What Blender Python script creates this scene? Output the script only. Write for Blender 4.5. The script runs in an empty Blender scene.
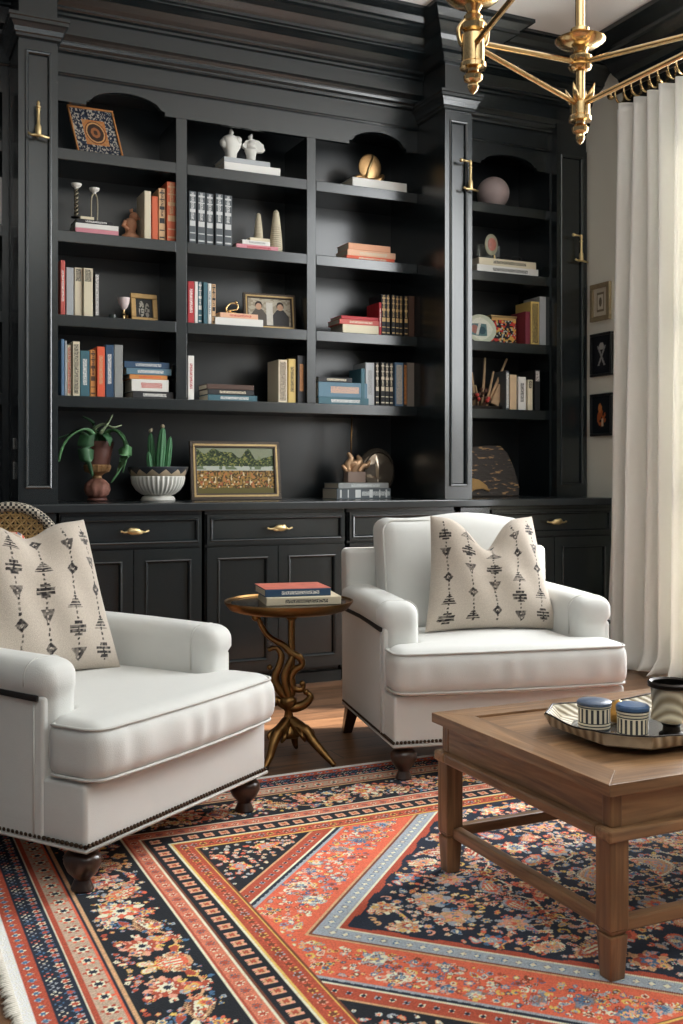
import bpy, math, random
import numpy as np
from mathutils import Vector, Matrix
PI = math.pi
R = math.radians
SC = bpy.context.scene
COL = SC.collection
rnd = random.Random(7)

# ---------------------------------------------------------------- camera
cam = bpy.data.cameras.new('camera')
cam.sensor_fit = 'VERTICAL'
cam.sensor_height = 36.0
cam.lens = 36.0 * 1050.0 / 1024.0
cam.shift_y = -37.0 / 1024.0
cam.clip_start = 0.05
camo = bpy.data.objects.new('camera', cam)
COL.objects.link(camo)
camo.location = (0, 0, 1.08)
camo.rotation_euler = (PI / 2, 0, -R(25))
SC.camera = camo

# ---------------------------------------------------------------- world, lights, exposure
SC.view_settings.view_transform = 'Standard'
SC.view_settings.look = 'None'
SC.view_settings.gamma = 1
SC.view_settings.exposure = 0.0
SC.view_settings.use_curve_mapping = False
w = bpy.data.worlds.new('world')
SC.world = w
w.use_nodes = True
w.node_tree.nodes['Background'].inputs[0].default_value = (0.86, 0.92, 1.0, 1)
w.node_tree.nodes['Background'].inputs[1].default_value = 0.12


def area(name, loc, target, sx, sy, power, col):
    l = bpy.data.lights.new(name, 'AREA')
    l.shape = 'RECTANGLE'
    l.size = sx
    l.size_y = sy
    l.energy = power
    l.color = col
    o = bpy.data.objects.new(name, l)
    o.location = loc
    d = Vector(target) - Vector(loc)
    o.rotation_euler = d.to_track_quat('-Z', 'Y').to_euler()
    COL.objects.link(o)
    return o


area('window_daylight', (4.0, 2.75, 2.0), (1.4, 2.75, 1.2), 2.2, 2.9, 124, (0.95, 0.985, 1.0))
area('outdoor_daylight', (4.75, 3.6, 1.9), (3.9, 3.9, 1.7), 3.0, 3.2, 480, (0.96, 0.98, 1.0))
area('ceiling_fill_light', (1.0, -0.6, 2.3), (1.0, -0.55, 3.6), 3.0, 2.2, 160, (0.91, 0.98, 1.0))  # added fill lamp with no fixture, brightens the ceiling for soft bounce
sun = bpy.data.lights.new('sun', 'SUN')
sun.energy = 22.0
sun.angle = R(1.5)
sun.color = (1.0, 0.93, 0.84)
suno = bpy.data.objects.new('sun', sun)
suno.rotation_euler = Vector((-0.86, 0.25, -0.58)).to_track_quat('-Z', 'Y').to_euler()
COL.objects.link(suno)


# ---------------------------------------------------------------- object helpers
def tag(o, label=None, cat=None, group=None, kind=None):
    if label: o['label'] = label
    if cat: o['category'] = cat
    if group: o['group'] = group
    if kind: o['kind'] = kind
    return o


def thing(name, loc, label, cat, group=None, rz=0.0):
    o = bpy.data.objects.new(name, None)
    o.empty_display_size = 0.1
    o.location = loc
    o.rotation_euler = (0, 0, rz)
    COL.objects.link(o)
    tag(o, label, cat, group)
    return o


def copy_tree(o, parent=None):
    c = o.copy()
    COL.objects.link(c)
    if parent is not None:
        c.parent = parent
    for ch in list(o.children):
        copy_tree(ch, c)
    return c


class MB:
    """collects vertices and faces of ONE mesh"""

    def __init__(s):
        s.v = []
        s.f = []

    def add(s, vs, fs):
        n = len(s.v)
        s.v += [tuple(p) for p in vs]
        s.f += [tuple(i + n for i in f) for f in fs]
        return s

    def box(s, x0, y0, z0, x1, y1, z1):
        vs = [(x0, y0, z0), (x1, y0, z0), (x1, y1, z0), (x0, y1, z0), (x0, y0, z1), (x1, y0, z1), (x1, y1, z1), (x0, y1, z1)]
        return s.add(vs, [(0, 3, 2, 1), (4, 5, 6, 7), (0, 1, 5, 4), (1, 2, 6, 5), (2, 3, 7, 6), (3, 0, 4, 7)])

    def prism(s, poly, a, b, axis='y'):
        """poly in the two other axes, extruded from a to b along axis"""
        n = len(poly)

        def P(p, t):
            if axis == 'y': return (p[0], t, p[1])
            if axis == 'x': return (t, p[0], p[1])
            return (p[0], p[1], t)
        vs = [P(p, a) for p in poly] + [P(p, b) for p in poly]
        fs = [tuple(range(n)), tuple(range(2 * n - 1, n - 1, -1))]
        fs += [(i, i + n, (i + 1) % n + n, (i + 1) % n) for i in range(n)]
        return s.add(vs, fs)

    def lathe(s, prof, c=(0, 0, 0), seg=24, rib=0.0, nrib=0, M=None):
        vs = []
        fs = []
        for (r, z) in prof:
            for k in range(seg):
                a = 2 * PI * k / seg
                rr = r * (1 + rib * math.cos(nrib * a))
                p = Vector((rr * math.cos(a), rr * math.sin(a), z))
                if M is not None: p = M @ p
                vs.append((p.x + c[0], p.y + c[1], p.z + c[2]))
        n = len(prof)
        for j in range(n - 1):
            for k in range(seg):
                k2 = (k + 1) % seg
                fs.append((j * seg + k, j * seg + k2, (j + 1) * seg + k2, (j + 1) * seg + k))
        fs.append(tuple(range(seg - 1, -1, -1)))
        fs.append(tuple((n - 1) * seg + k for k in range(seg)))
        return s.add(vs, fs)

    def tube(s, pts, rad, seg=8, flat=1.0, closed=False):
        pts = [Vector(p) for p in pts]
        n = len(pts)
        if not isinstance(rad, (list, tuple)): rad = [rad] * n
        t0 = (pts[1] - pts[0]).normalized()
        up = Vector((0, 0, 1)) if abs(t0.z) < 0.9 else Vector((1, 0, 0))
        nrm = (up - t0 * up.dot(t0)).normalized()
        vs = []
        fs = []
        for i in range(n):
            if closed:
                t = (pts[(i + 1) % n] - pts[i - 1]).normalized()
            else:
                t = (pts[min(i + 1, n - 1)] - pts[max(i - 1, 0)]).normalized()
            nrm = (nrm - t * nrm.dot(t))
            if nrm.length < 1e-6: nrm = t.orthogonal()
            nrm.normalize()
            b = t.cross(nrm)
            for k in range(seg):
                a = 2 * PI * k / seg
                vs.append(pts[i] + (nrm * math.cos(a) + b * math.sin(a) * flat) * rad[i])
        m = n if closed else n - 1
        for i in range(m):
            j = (i + 1) % n
            for k in range(seg):
                k2 = (k + 1) % seg
                fs.append((i * seg + k, i * seg + k2, j * seg + k2, j * seg + k))
        if not closed:
            fs.append(tuple(range(seg - 1, -1, -1)))
            fs.append(tuple((n - 1) * seg + k for k in range(seg)))
        return s.add(vs, fs)

    def rbox(s, x0, y0, z0, x1, y1, z1, r, n=10, fn=None):
        """box with rounded edges, subdivided, optionally bent by fn(x,y,z)"""
        c = ((x0 + x1) / 2, (y0 + y1) / 2, (z0 + z1) / 2)
        h = ((x1 - x0) / 2, (y1 - y0) / 2, (z1 - z0) / 2)
        ns = n if isinstance(n, (tuple, list)) else (n, n, n)

        def ticks(hh, k):
            rr = min(r, hh * 0.98)
            a = [-hh, -hh + rr * .1, -hh + rr * .35, -hh + rr * .68, -hh + rr]
            mid = [(-hh + rr) + (2 * hh - 2 * rr) * i / k for i in range(1, k)]
            return a + mid + [-q for q in reversed(a)]
        T = [ticks(h[i], ns[i]) for i in range(3)]
        idx = {}
        vs = []

        def V(i, j, k):
            key = (i, j, k)
            if key in idx: return idx[key]
            p = [T[0][i], T[1][j], T[2][k]]
            q = [max(-h[a] + min(r, h[a] * .98), min(h[a] - min(r, h[a] * .98), p[a])) for a in range(3)]
            d = Vector((p[0] - q[0], p[1] - q[1], p[2] - q[2]))
            if d.length > 1e-9:
                m = max(abs(d.x), abs(d.y), abs(d.z))
                d = d.normalized() * m
            o = (q[0] + d.x + c[0], q[1] + d.y + c[1], q[2] + d.z + c[2])
            if fn: o = fn(*o)
            idx[key] = len(vs)
            vs.append(o)
            return idx[key]
        nx, ny, nz = (len(t) - 1 for t in T)
        fs = []
        for i in range(nx):
            for j in range(ny):
                fs.append((V(i, j, 0), V(i, j + 1, 0), V(i + 1, j + 1, 0), V(i + 1, j, 0)))
                fs.append((V(i, j, nz), V(i + 1, j, nz), V(i + 1, j + 1, nz), V(i, j + 1, nz)))
        for i in range(nx):
            for k in range(nz):
                fs.append((V(i, 0, k), V(i + 1, 0, k), V(i + 1, 0, k + 1), V(i, 0, k + 1)))
                fs.append((V(i, ny, k), V(i, ny, k + 1), V(i + 1, ny, k + 1), V(i + 1, ny, k)))
        for j in range(ny):
            for k in range(nz):
                fs.append((V(0, j, k), V(0, j, k + 1), V(0, j + 1, k + 1), V(0, j + 1, k)))
                fs.append((V(nx, j, k), V(nx, j + 1, k), V(nx, j + 1, k + 1), V(nx, j, k + 1)))
        return s.add(vs, fs)

    def sph(s, c, r, seg=12, rings=8, sc=(1, 1, 1)):
        prof = [(max(1e-4, r * math.sin(PI * i / rings)), -r * math.cos(PI * i / rings)) for i in range(rings + 1)]
        M = Matrix.Diagonal((sc[0], sc[1], sc[2]))
        return s.lathe(prof, c, seg, M=M)

    def xf(s, M):
        s.v = [tuple(M @ Vector(p)) for p in s.v]
        return s

    def build(s, name, mat, parent=None, smooth=False, bevel=0.0, bseg=2, world=False, sub=0, kind=None, label=None):
        off = Vector((0, 0, 0))
        if world and parent is not None:
            q = parent
            while q is not None:
                off += Vector(q.location)
                q = q.parent
        me = bpy.data.meshes.new(name)
        me.from_pydata([(p[0] - off.x, p[1] - off.y, p[2] - off.z) for p in s.v], [], s.f)
        me.update()
        if isinstance(mat, (list, tuple)):
            for m in mat: me.materials.append(m)
        else:
            me.materials.append(mat)
        if smooth:
            me.polygons.foreach_set('use_smooth', [True] * len(me.polygons))
            if smooth == 'auto':
                try:
                    me.set_sharp_from_angle(angle=R(38))
                except Exception:
                    pass
        o = bpy.data.objects.new(name, me)
        COL.objects.link(o)
        if parent is not None: o.parent = parent
        if bevel > 0:
            b = o.modifiers.new('bevel', 'BEVEL')
            b.width = bevel
            b.segments = bseg
            b.limit_method = 'ANGLE'
            b.angle_limit = R(35)
        if sub:
            m = o.modifiers.new('subdivision', 'SUBSURF')
            m.levels = sub
            m.render_levels = sub
        if kind: o['kind'] = kind
        if label: o['label'] = label
        return o


# ---------------------------------------------------------------- material helpers
def srgb(r, g, b):
    def f(c):
        c /= 255.0
        return c / 12.92 if c <= 0.04045 else ((c + 0.055) / 1.055) ** 2.4
    return (f(r), f(g), f(b), 1.0)


class NT:
    def __init__(s, name):
        s.m = bpy.data.materials.new(name)
        s.m.use_nodes = True
        s.t = s.m.node_tree
        s.b = s.t.nodes['Principled BSDF']

    def n(s, typ, **kw):
        nd = s.t.nodes.new(typ)
        for k, v in kw.items():
            if k.startswith('i_'):
                nd.inputs[k[2:].replace('_', ' ')].default_value = v
            else:
                setattr(nd, k, v)
        return nd

    def l(s, a, b):
        s.t.links.new(a, b)

    def math(s, op, a, b=None, c=None):
        nd = s.n('ShaderNodeMath', operation=op)
        for i, q in enumerate((a, b, c)):
            if q is None: continue
            if isinstance(q, (int, float)): nd.inputs[i].default_value = q
            else: s.l(q, nd.inputs[i])
        return nd.outputs[0]

    def mix(s, fac, a, b, blend='MIX'):
        nd = s.n('ShaderNodeMix', data_type='RGBA', blend_type=blend)
        for i, q in ((0, fac), (6, a), (7, b)):
            if isinstance(q, (int, float, tuple)): nd.inputs[i].default_value = q
            else: s.l(q, nd.inputs[i])
        return nd.outputs[2]

    def bump(s, h, strength, dist=0.01):
        nd = s.n('ShaderNodeBump')
        nd.inputs['Strength'].default_value = strength
        nd.inputs['Distance'].default_value = dist
        s.l(h, nd.inputs['Height'])
        s.l(nd.outputs[0], s.b.inputs['Normal'])


def mat(name, col, rough=0.5, metal=0.0, var=0.0, vs=8.0, bump=0.0, bs=60.0, coat=0.0, spec=None, stretch=None, sheen=0.0):
    k = NT(name)
    b = k.b
    b.inputs['Base Color'].default_value = col
    b.inputs['Roughness'].default_value = rough
    b.inputs['Metallic'].default_value = metal
    if coat: b.inputs['Coat Weight'].default_value = coat
    if spec is not None: b.inputs['Specular IOR Level'].default_value = spec
    if sheen:
        b.inputs['Sheen Weight'].default_value = sheen
        b.inputs['Sheen Roughness'].default_value = 0.5
    tc = k.n('ShaderNodeTexCoord')
    mp = k.n('ShaderNodeMapping')
    k.l(tc.outputs['Object'], mp.inputs[0])
    if stretch: mp.inputs['Scale'].default_value = stretch
    nz = k.n('ShaderNodeTexNoise')
    nz.inputs['Scale'].default_value = vs
    nz.inputs['Detail'].default_value = 5
    k.l(mp.outputs[0], nz.inputs['Vector'])
    d = tuple(c * (1 - var) for c in col[:3]) + (1,)
    e = tuple(min(1, c * (1 + var)) for c in col[:3]) + (1,)
    k.l(k.mix(nz.outputs['Fac'], d, e), b.inputs['Base Color'])
    if bump:
        n2 = k.n('ShaderNodeTexNoise')
        n2.inputs['Scale'].default_value = bs
        n2.inputs['Detail'].default_value = 3
        k.l(mp.outputs[0], n2.inputs['Vector'])
        k.bump(n2.outputs['Fac'], bump)
    return k.m


def vcol_mat(name, rough=0.9, bump=0.0, bs=300, attr='paint', sheen=0.0, noise=0.0, ns=150):
    k = NT(name)
    a = k.n('ShaderNodeAttribute', attribute_name=attr)
    k.b.inputs['Roughness'].default_value = rough
    k.b.inputs['Specular IOR Level'].default_value = 0.2
    if sheen: k.b.inputs['Sheen Weight'].default_value = sheen
    tc = k.n('ShaderNodeTexCoord')
    nz = k.n('ShaderNodeTexNoise')
    nz.inputs['Scale'].default_value = bs
    nz.inputs['Detail'].default_value = 2
    k.l(tc.outputs['Object'], nz.inputs['Vector'])
    c = a.outputs['Color']
    if noise:
        n2 = k.n('ShaderNodeTexNoise')
        n2.inputs['Scale'].default_value = ns
        k.l(tc.outputs['Object'], n2.inputs['Vector'])
        v = k.math('MULTIPLY_ADD', n2.outputs['Fac'], noise * 2, 1 - noise)
        hs = k.n('ShaderNodeHueSaturation')
        k.l(v, hs.inputs['Value'])
        k.l(c, hs.inputs['Color'])
        c = hs.outputs[0]
    k.l(c, k.b.inputs['Base Color'])
    if bump: k.bump(nz.outputs['Fac'], bump, 0.004)
    return k.m


def wood(name, c1, c2, axis='x', rough=0.4, sc=6.0, coat=0.0):
    k = NT(name)
    tc = k.n('ShaderNodeTexCoord')
    mp = k.n('ShaderNodeMapping')
    st = {'x': (0.08, 1, 1), 'y': (1, 0.08, 1), 'z': (1, 1, 0.08)}[axis]
    mp.inputs['Scale'].default_value = st
    k.l(tc.outputs['Object'], mp.inputs[0])
    nz = k.n('ShaderNodeTexNoise')
    nz.inputs['Scale'].default_value = sc * 8
    nz.inputs['Detail'].default_value = 6
    nz.inputs['Distortion'].default_value = 1.2
    k.l(mp.outputs[0], nz.inputs['Vector'])
    n2 = k.n('ShaderNodeTexNoise')
    n2.inputs['Scale'].default_value = sc
    n2.inputs['Detail'].default_value = 3
    k.l(mp.outputs[0], n2.inputs['Vector'])
    rp = k.n('ShaderNodeValToRGB')
    rp.color_ramp.elements[0].position = 0.33
    rp.color_ramp.elements[1].position = 0.68
    rp.color_ramp.elements[0].color = c1
    rp.color_ramp.elements[1].color = c2
    k.l(k.math('ADD', k.math('MULTIPLY', nz.outputs['Fac'], 0.65), k.math('MULTIPLY', n2.outputs['Fac'], 0.35)), rp.inputs[0])
    k.l(rp.outputs[0], k.b.inputs['Base Color'])
    k.b.inputs['Roughness'].default_value = rough
    if coat: k.b.inputs['Coat Weight'].default_value = coat
    k.bump(nz.outputs['Fac'], 0.15)
    return k.m


BLACK = mat('charcoal_black_paint', srgb(21, 28, 30), 0.26, var=0.06, vs=2, bump=0.02, bs=30, spec=.85)
BLACKIN = mat('charcoal_black_paint_shaded', srgb(18, 23, 25), 0.28, var=0.05, vs=2, spec=.8)  # darker copy of the cabinet paint, puts recess shade into the colour
BRASS = mat('aged_brass', srgb(224, 192, 140), 0.2, 1.0, var=0.12, vs=25, bump=0.02, bs=80)
BRASSD = mat('antique_bronze', srgb(128, 96, 58), 0.34, 1.0, var=0.3, vs=18, bump=0.08, bs=60)
DARKM = mat('blackened_metal', srgb(40, 34, 30), 0.4, 0.8, var=0.2)
PLASTER = mat('greige_plaster', srgb(222, 219, 206), 0.85, var=0.03, vs=3, bump=0.03, bs=90)
CEIL = mat('ceiling_white', srgb(236, 233, 227), 0.9, var=0.02)
SILVER = mat('silver_metal', srgb(190, 188, 180), 0.25, 1.0, var=0.1)

# ================================================================ THE SETTING
YS, YW, YB, ZC = 5.26, 4.95, 5.60, 3.57      # shelf face, pilaster face, back, ceiling
XL, XR = -1.6, 4.10


def struct(name, mb, m, **kw):
    o = mb.build(name, m, None, **kw)
    o['kind'] = 'structure'
    return o


def floor_material():
    k = NT('walnut_floor_planks')
    tc = k.n('ShaderNodeTexCoord')
    br = k.n('ShaderNodeTexBrick')
    br.offset = 0.37
    br.inputs['Scale'].default_value = 1.0
    br.inputs['Brick Width'].default_value = 1.7
    br.inputs['Row Height'].default_value = 0.125
    br.inputs['Mortar Size'].default_value = 0.0022
    br.inputs['Mortar Smooth'].default_value = 0.2
    br.inputs['Color1'].default_value = (0, 0, 0, 1)
    br.inputs['Color2'].default_value = (1, 1, 1, 1)
    br.inputs['Mortar'].default_value = (0.5, 0.5, 0.5, 1)
    k.l(tc.outputs['Object'], br.inputs['Vector'])
    mp = k.n('ShaderNodeMapping')
    mp.inputs['Scale'].default_value = (0.7, 9, 9)
    k.l(tc.outputs['Object'], mp.inputs[0])
    nz = k.n('ShaderNodeTexNoise')
    nz.inputs['Scale'].default_value = 4
    nz.inputs['Detail'].default_value = 7
    nz.inputs['Distortion'].default_value = 0.7
    k.l(mp.outputs[0], nz.inputs['Vector'])
    f = k.math('ADD', k.math('MULTIPLY', br.outputs['Color'], 0.35), k.math('MULTIPLY', nz.outputs['Fac'], 0.8))
    rp = k.n('ShaderNodeValToRGB')
    e = rp.color_ramp.elements
    e[0].position = 0.2
    e[0].color = srgb(46, 31, 24)
    e[1].position = 0.85
    e[1].color = srgb(146, 107, 77)
    k.l(f, rp.inputs[0])
    c = k.mix(br.outputs['Fac'], rp.outputs[0], srgb(20, 14, 11))
    k.l(c, k.b.inputs['Base Color'])
    k.b.inputs['Roughness'].default_value = 0.33
    k.bump(k.math('SUBTRACT', k.math('MULTIPLY', nz.outputs['Fac'], 0.3), br.outputs['Fac']), 0.25, 0.003)
    return k.m


struct('floor', MB().box(XL, -2.2, -0.1, XR + 0.2, 5.7, 0.0), floor_material())
struct('ceiling', MB().box(XL, -2.2, ZC, XR + 0.2, 5.7, ZC + 0.1), CEIL)
struct('wall_back', MB().box(XL, YB + 0.02, 0, XR + 0.2, YB + 0.12, ZC), PLASTER)
# right wall with a tall window opening between y 1.0 and 4.3 (behind the curtain)
WY0, WY1, WZ0, WZ1 = 0.3, 4.3, 0.25, 3.05
wr = MB()
wr.box(XR, WY1, 0, XR + 0.15, YB + 0.02, ZC)
wr.box(XR, -2.2, 0, XR + 0.15, WY0, ZC)
wr.box(XR, WY0, 0, XR + 0.15, WY1, WZ0)
wr.box(XR, WY0, WZ1, XR + 0.15, WY1, ZC)
struct('wall_right', wr, PLASTER)
wf = MB()
for yy in (WY0, 1.28, 2.26, 3.24, WY1 - 0.05):
    wf.box(XR + 0.05, yy, WZ0, XR + 0.11, yy + 0.05, WZ1)
for zz in (WZ0, 1.15, 2.05, WZ1 - 0.05):
    wf.box(XR + 0.052, WY0, zz, XR + 0.108, WY1, zz + 0.05)
struct('window_1', wf, BLACK)
# unseen panel added over the near window bays to block direct sun
SUNBLK = mat('sun_blocker_cloth', srgb(214, 206, 190), .9, bump=.2, bs=120)
struct('sun_blocker', MB().box(XR + 0.02, WY0 - .02, WZ0, XR + 0.045, 3.30, WZ1 + .02), SUNBLK)
# black frieze and crown on the right wall
prof_side = [(0, 3.19), (.02, 3.19), (.02, 3.23), (.035, 3.24), (.035, 3.26), (.02, 3.27), (.02, 3.34), (.05, 3.35), (.06, 3.38), (.1, 3.40), (.14, 3.44), (.2, 3.475), (.22, 3.48), (.22, 3.50), (.27, 3.53), (.3, 3.545), (.3, 3.569), (0, 3.569)]
struct('trim_1', MB().prism([(XR - p, z) for p, z in prof_side], -2.1, 4.86, 'y'), BLACK)

# ================================================================ BUILT-IN BOOKCASES
SHELF_Z = [2.689, 2.284, 1.87, 1.4716]
COUNTER = 0.946
ENT = [(0, 3.045), (.012, 3.045), (.016, 3.052), (.012, 3.058), (.012, 3.15), (.03, 3.155), (.034, 3.163), (.034, 3.170), (.046, 3.18), (.05, 3.192), (.05, 3.20), (.062, 3.212), (.075, 3.222), (.075, 3.232), (.062, 3.235),
       (.062, 3.305), (.078, 3.31), (.078, 3.322), (.092, 3.328), (.10, 3.335), (.10, 3.345), (.118, 3.36), (.145, 3.385), (.18, 3.40), (.2, 3.405), (.2, 3.412), (.213, 3.416), (.213, 3.43), (.225, 3.44), (.25, 3.465), (.285, 3.487), (.31, 3.492), (.31, 3.505), (.325, 3.512), (.345, 3.535), (.375, 3.55), (.4, 3.553), (.4, 3.569)]


def valance(mb, x0, x1, ztop, zbot, arch=None):
    """board over a bay, its lower edge cut in a shallow arch"""
    pts = [(x0, ztop), (x0, zbot)]
    for (a0, a1, h) in arch or []:
        pts.append((a0, zbot))
        pts.append((a0, zbot + h * 0.22))
        for i in range(0, 17):
            t = i / 16
            x = a0 + 0.02 + (a1 - a0 - 0.04) * t
            pts.append((x, zbot + h * (0.3 + 0.7 * math.sin(PI * t) ** 0.55)))
        pts.append((a1, zbot + h * 0.22))
        pts.append((a1, zbot))
    pts += [(x1, zbot), (x1, ztop)]
    mb.prism(pts, YS, YS + 0.03, 'y')


def bookcase(label, xs, archs, x_in=None, zs=SHELF_Z, top=2.92):
    """xs: list of (left, right) openings"""
    x0, x1 = xs[0][0], xs[-1][1]
    r = thing('built_in_bookcase', ((x0 + x1) / 2, YS, COUNTER + 0.001), label, 'bookcase', 'charcoal built-in bookcases')
    MB().box(x0 - 0.03, YB - 0.015, COUNTER + 0.001, x1 + 0.03, YB, 3.4).build('back_panel', BLACKIN, r, world=True)
    for i in range(len(xs) - 1):
        MB().box(xs[i][1], YS, zs[-1] + .0005, xs[i + 1][0], YB - 0.015, top).build('divider', BLACK, r, world=True, bevel=0.002)
    MB().box(x0 - 0.03, YS, COUNTER + 0.001, x0, YB - 0.015, 3.05).build('side_panel', BLACK, r, world=True)
    MB().box(x1, YS, COUNTER + 0.001, x1 + 0.03, YB - 0.015, 3.05).build('side_panel', BLACK, r, world=True)
    for (a, b) in xs:
        for z in zs:
            if z == zs[-1]: continue
            MB().box(a, YS - 0.002, z - 0.057, b, YB - 0.015, z).build('shelf', BLACK, r, world=True, bevel=0.003)
    MB().box(x0, YS - 0.002, zs[-1] - 0.057, x1, YB - 0.015, zs[-1]).build('shelf', BLACK, r, world=True, bevel=0.003)
    v = MB()
    valance(v, x0, x1, 3.06, top, [ar for ar in archs if ar])
    v.build('valance', BLACK, r, world=True)
    MB().box(x0, YS + 0.05, 3.05, x1, YB, 3.08).build('top_board', BLACKIN, r, world=True)
    return r


def crown(r, x0, x1):
    MB().prism([(YS - p, z) for p, z in ENT] + [(YB, 3.569), (YB, 3.09), (YS + .03, 3.09), (YS + 0.03, 3.045)], x0, x1, 'x').build('crown_molding', BLACK, r, world=True)


def rect_molding(mb, x0, x1, z0, z1, y, w=0.016, d=0.012):
    """picture-frame moulding on a front face at depth y (towards -y)"""
    prof = [(0, 0), (0, d * .6), (w * .3, d), (w * .7, d * .8), (w, 0)]
    ring = []
    for (o, dd) in prof:
        ring.append([(x0 + o, y - dd, z0 + o), (x1 - o, y - dd, z0 + o), (x1 - o, y - dd, z1 - o), (x0 + o, y - dd, z1 - o)])
    vs = [p for rr in ring for p in rr]
    fs = []
    for i in range(len(prof) - 1):
        for k in range(4):
            k2 = (k + 1) % 4
            fs.append((i * 4 + k, i * 4 + k2, (i + 1) * 4 + k2, (i + 1) * 4 + k))
    mb.add(vs, fs)


def pilaster(x0, x1, yf, parent, cap=True, block=True, pl=.028, pr=.16, fl=.17, fr=.28):
    d = 0.009
    body = MB()
    mx = 0.032
    zp0, zp1 = COUNTER + 0.075, 3.02
    # shaft with a sunk panel: stiles, rails and the panel ground behind them
    body.box(x0, yf, COUNTER + 0.001, x0 + mx, YS, 3.06)
    body.box(x1 - mx, yf, COUNTER + 0.001, x1, YS, 3.06)
    body.box(x0 + mx, yf, COUNTER + 0.001, x1 - mx, YS, zp0)
    body.box(x0 + mx, yf, zp1, x1 - mx, YS, 3.06)
    body.box(x0 + mx, yf + d, zp0, x1 - mx, YS - .001, zp1)
    body.box(x0 + 0.003, yf + 0.003, 3.06, x1 - 0.003, YS, 3.569)
    p = body.build('pilaster', BLACK, parent, world=True)
    m = MB()
    rect_molding(m, x0 + mx - .003, x1 - mx + .003, zp0 - .003, zp1 + .003, yf, 0.016, 0.007)
    m.build('panel_molding', BLACK, p, world=True)
    if cap:
        prof = [(.004, 3.075), (.012, 3.08), (.012, 3.092), (.018, 3.097), (.022, 3.117), (.034, 3.135), (.042, 3.14), (.042, 3.155), (0.047, 3.159), (0.047, 3.172), (.003, 3.174)]
        ring_extrude(prof, x0, x1, yf, YS).build('capital', BLACK, p, world=True)
    if block:
        prof = [(0, 3.33), (.02, 3.335), (.02, 3.35), (.04, 3.37), (.06, 3.38), (.06, 3.395), (.085, 3.42), (.1, 3.44), (.1, 3.455), (.14, 3.49), (.15, 3.495), (.15, 3.51), (.18, 3.54), (.2, 3.55), (.2, 3.569), (0, 3.569)]
        ring_extrude(prof, x0, x1, yf, YS, fl / .2, fr / .2).build('crown_block', BLACK, p, world=True)
    return p


def ring_extrude(prof, x0, x1, yf, yb, sl=1, sr=1):
    mb = MB()
    vs = []
    fs = []
    for (p, z) in prof:
        vs += [(x0 - p * sl, yb, z), (x0 - p * sl, yf - p, z), (x1 + p * sr, yf - p, z), (x1 + p * sr, yb, z)]
    for i in range(len(prof) - 1):
        for k in range(3):
            fs.append((i * 4 + k, i * 4 + k + 1, (i + 1) * 4 + k + 1, (i + 1) * 4 + k))
    n = len(prof) - 1
    fs.append((0, 3, 2, 1))
    fs.append((n * 4, n * 4 + 1, n * 4 + 2, n * 4 + 3))
    return mb.add(vs, fs)


bc = bookcase('wide three-column charcoal built-in bookcase in the middle of the wall, full of books',
              [(0.863, 1.513), (1.571, 2.245), (2.299, 2.931)],
              [(1.055, 1.455, .085), None, (2.50, 2.86, .085)])
crown(bc, 0.863, 2.931)
pilaster(0.686, 0.863, YW, bc)
pilaster(2.931, 3.104, YW, bc)
br_ = bookcase('narrow charcoal built-in bookcase bay beside the grey wall, with a sphere on top shelf', [(3.14, 3.85)], [(3.36, 3.76, .07)])
crown(br_, 3.105, 4.098)
pilaster(3.86, 4.085, 5.20, br_, cap=False, block=False)
bl_ = bookcase('charcoal built-in bookcase bay at the left picture edge, mostly cut off', [(-0.35, 0.655)], [None])
crown(bl_, -0.4, 0.685)
# two small steel hinges on the left bay
hg = MB()
hg.box(0.6765, 5.05, 1.06, 0.6855, 5.09, 1.14)
hg.build('hinge', SILVER, bl_, world=True, bevel=0.002)
hg = MB()
hg.box(0.6765, 5.05, 1.20, 0.6855, 5.075, 1.25)
hg.build('hinge', SILVER, bl_, world=True, bevel=0.002)

# ---------------------------------------------------------------- base cabinets and worktop
wt = MB().box(-0.5, 4.915, 0.905, 4.098, YB, COUNTER).build('worktop', mat('charcoal_lacquer_top', srgb(44, 48, 50), 0.2, var=0.04, vs=2), None, bevel=0.006)
tag(wt, 'long charcoal lacquered worktop running over all the base cabinets', 'worktop')


def panel_front(name, x0, x1, z0, z1, yf, parent, inner=0.055, small=False):
    """a framed door or drawer front with a sunk panel"""
    d = 0.010
    b = MB()
    t = 0.022
    b.box(x0, yf, z0, x0 + inner, yf + t, z1)
    b.box(x1 - inner, yf, z0, x1, yf + t, z1)
    b.box(x0 + inner, yf, z0, x1 - inner, yf + t, z0 + inner)
    b.box(x0 + inner, yf, z1 - inner, x1 - inner, yf + t, z1)
    b.box(x0 + inner, yf + d, z0 + inner, x1 - inner, yf + t, z1 - inner)
    o = b.build(name, BLACK, parent, world=True)
    m = MB()
    rect_molding(m, x0 + inner - .002, x1 - inner + .002, z0 + inner - .002, z1 - inner + .002, yf, 0.013, 0.006)
    m.build('panel_molding', BLACK, o, world=True)
    return o


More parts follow.
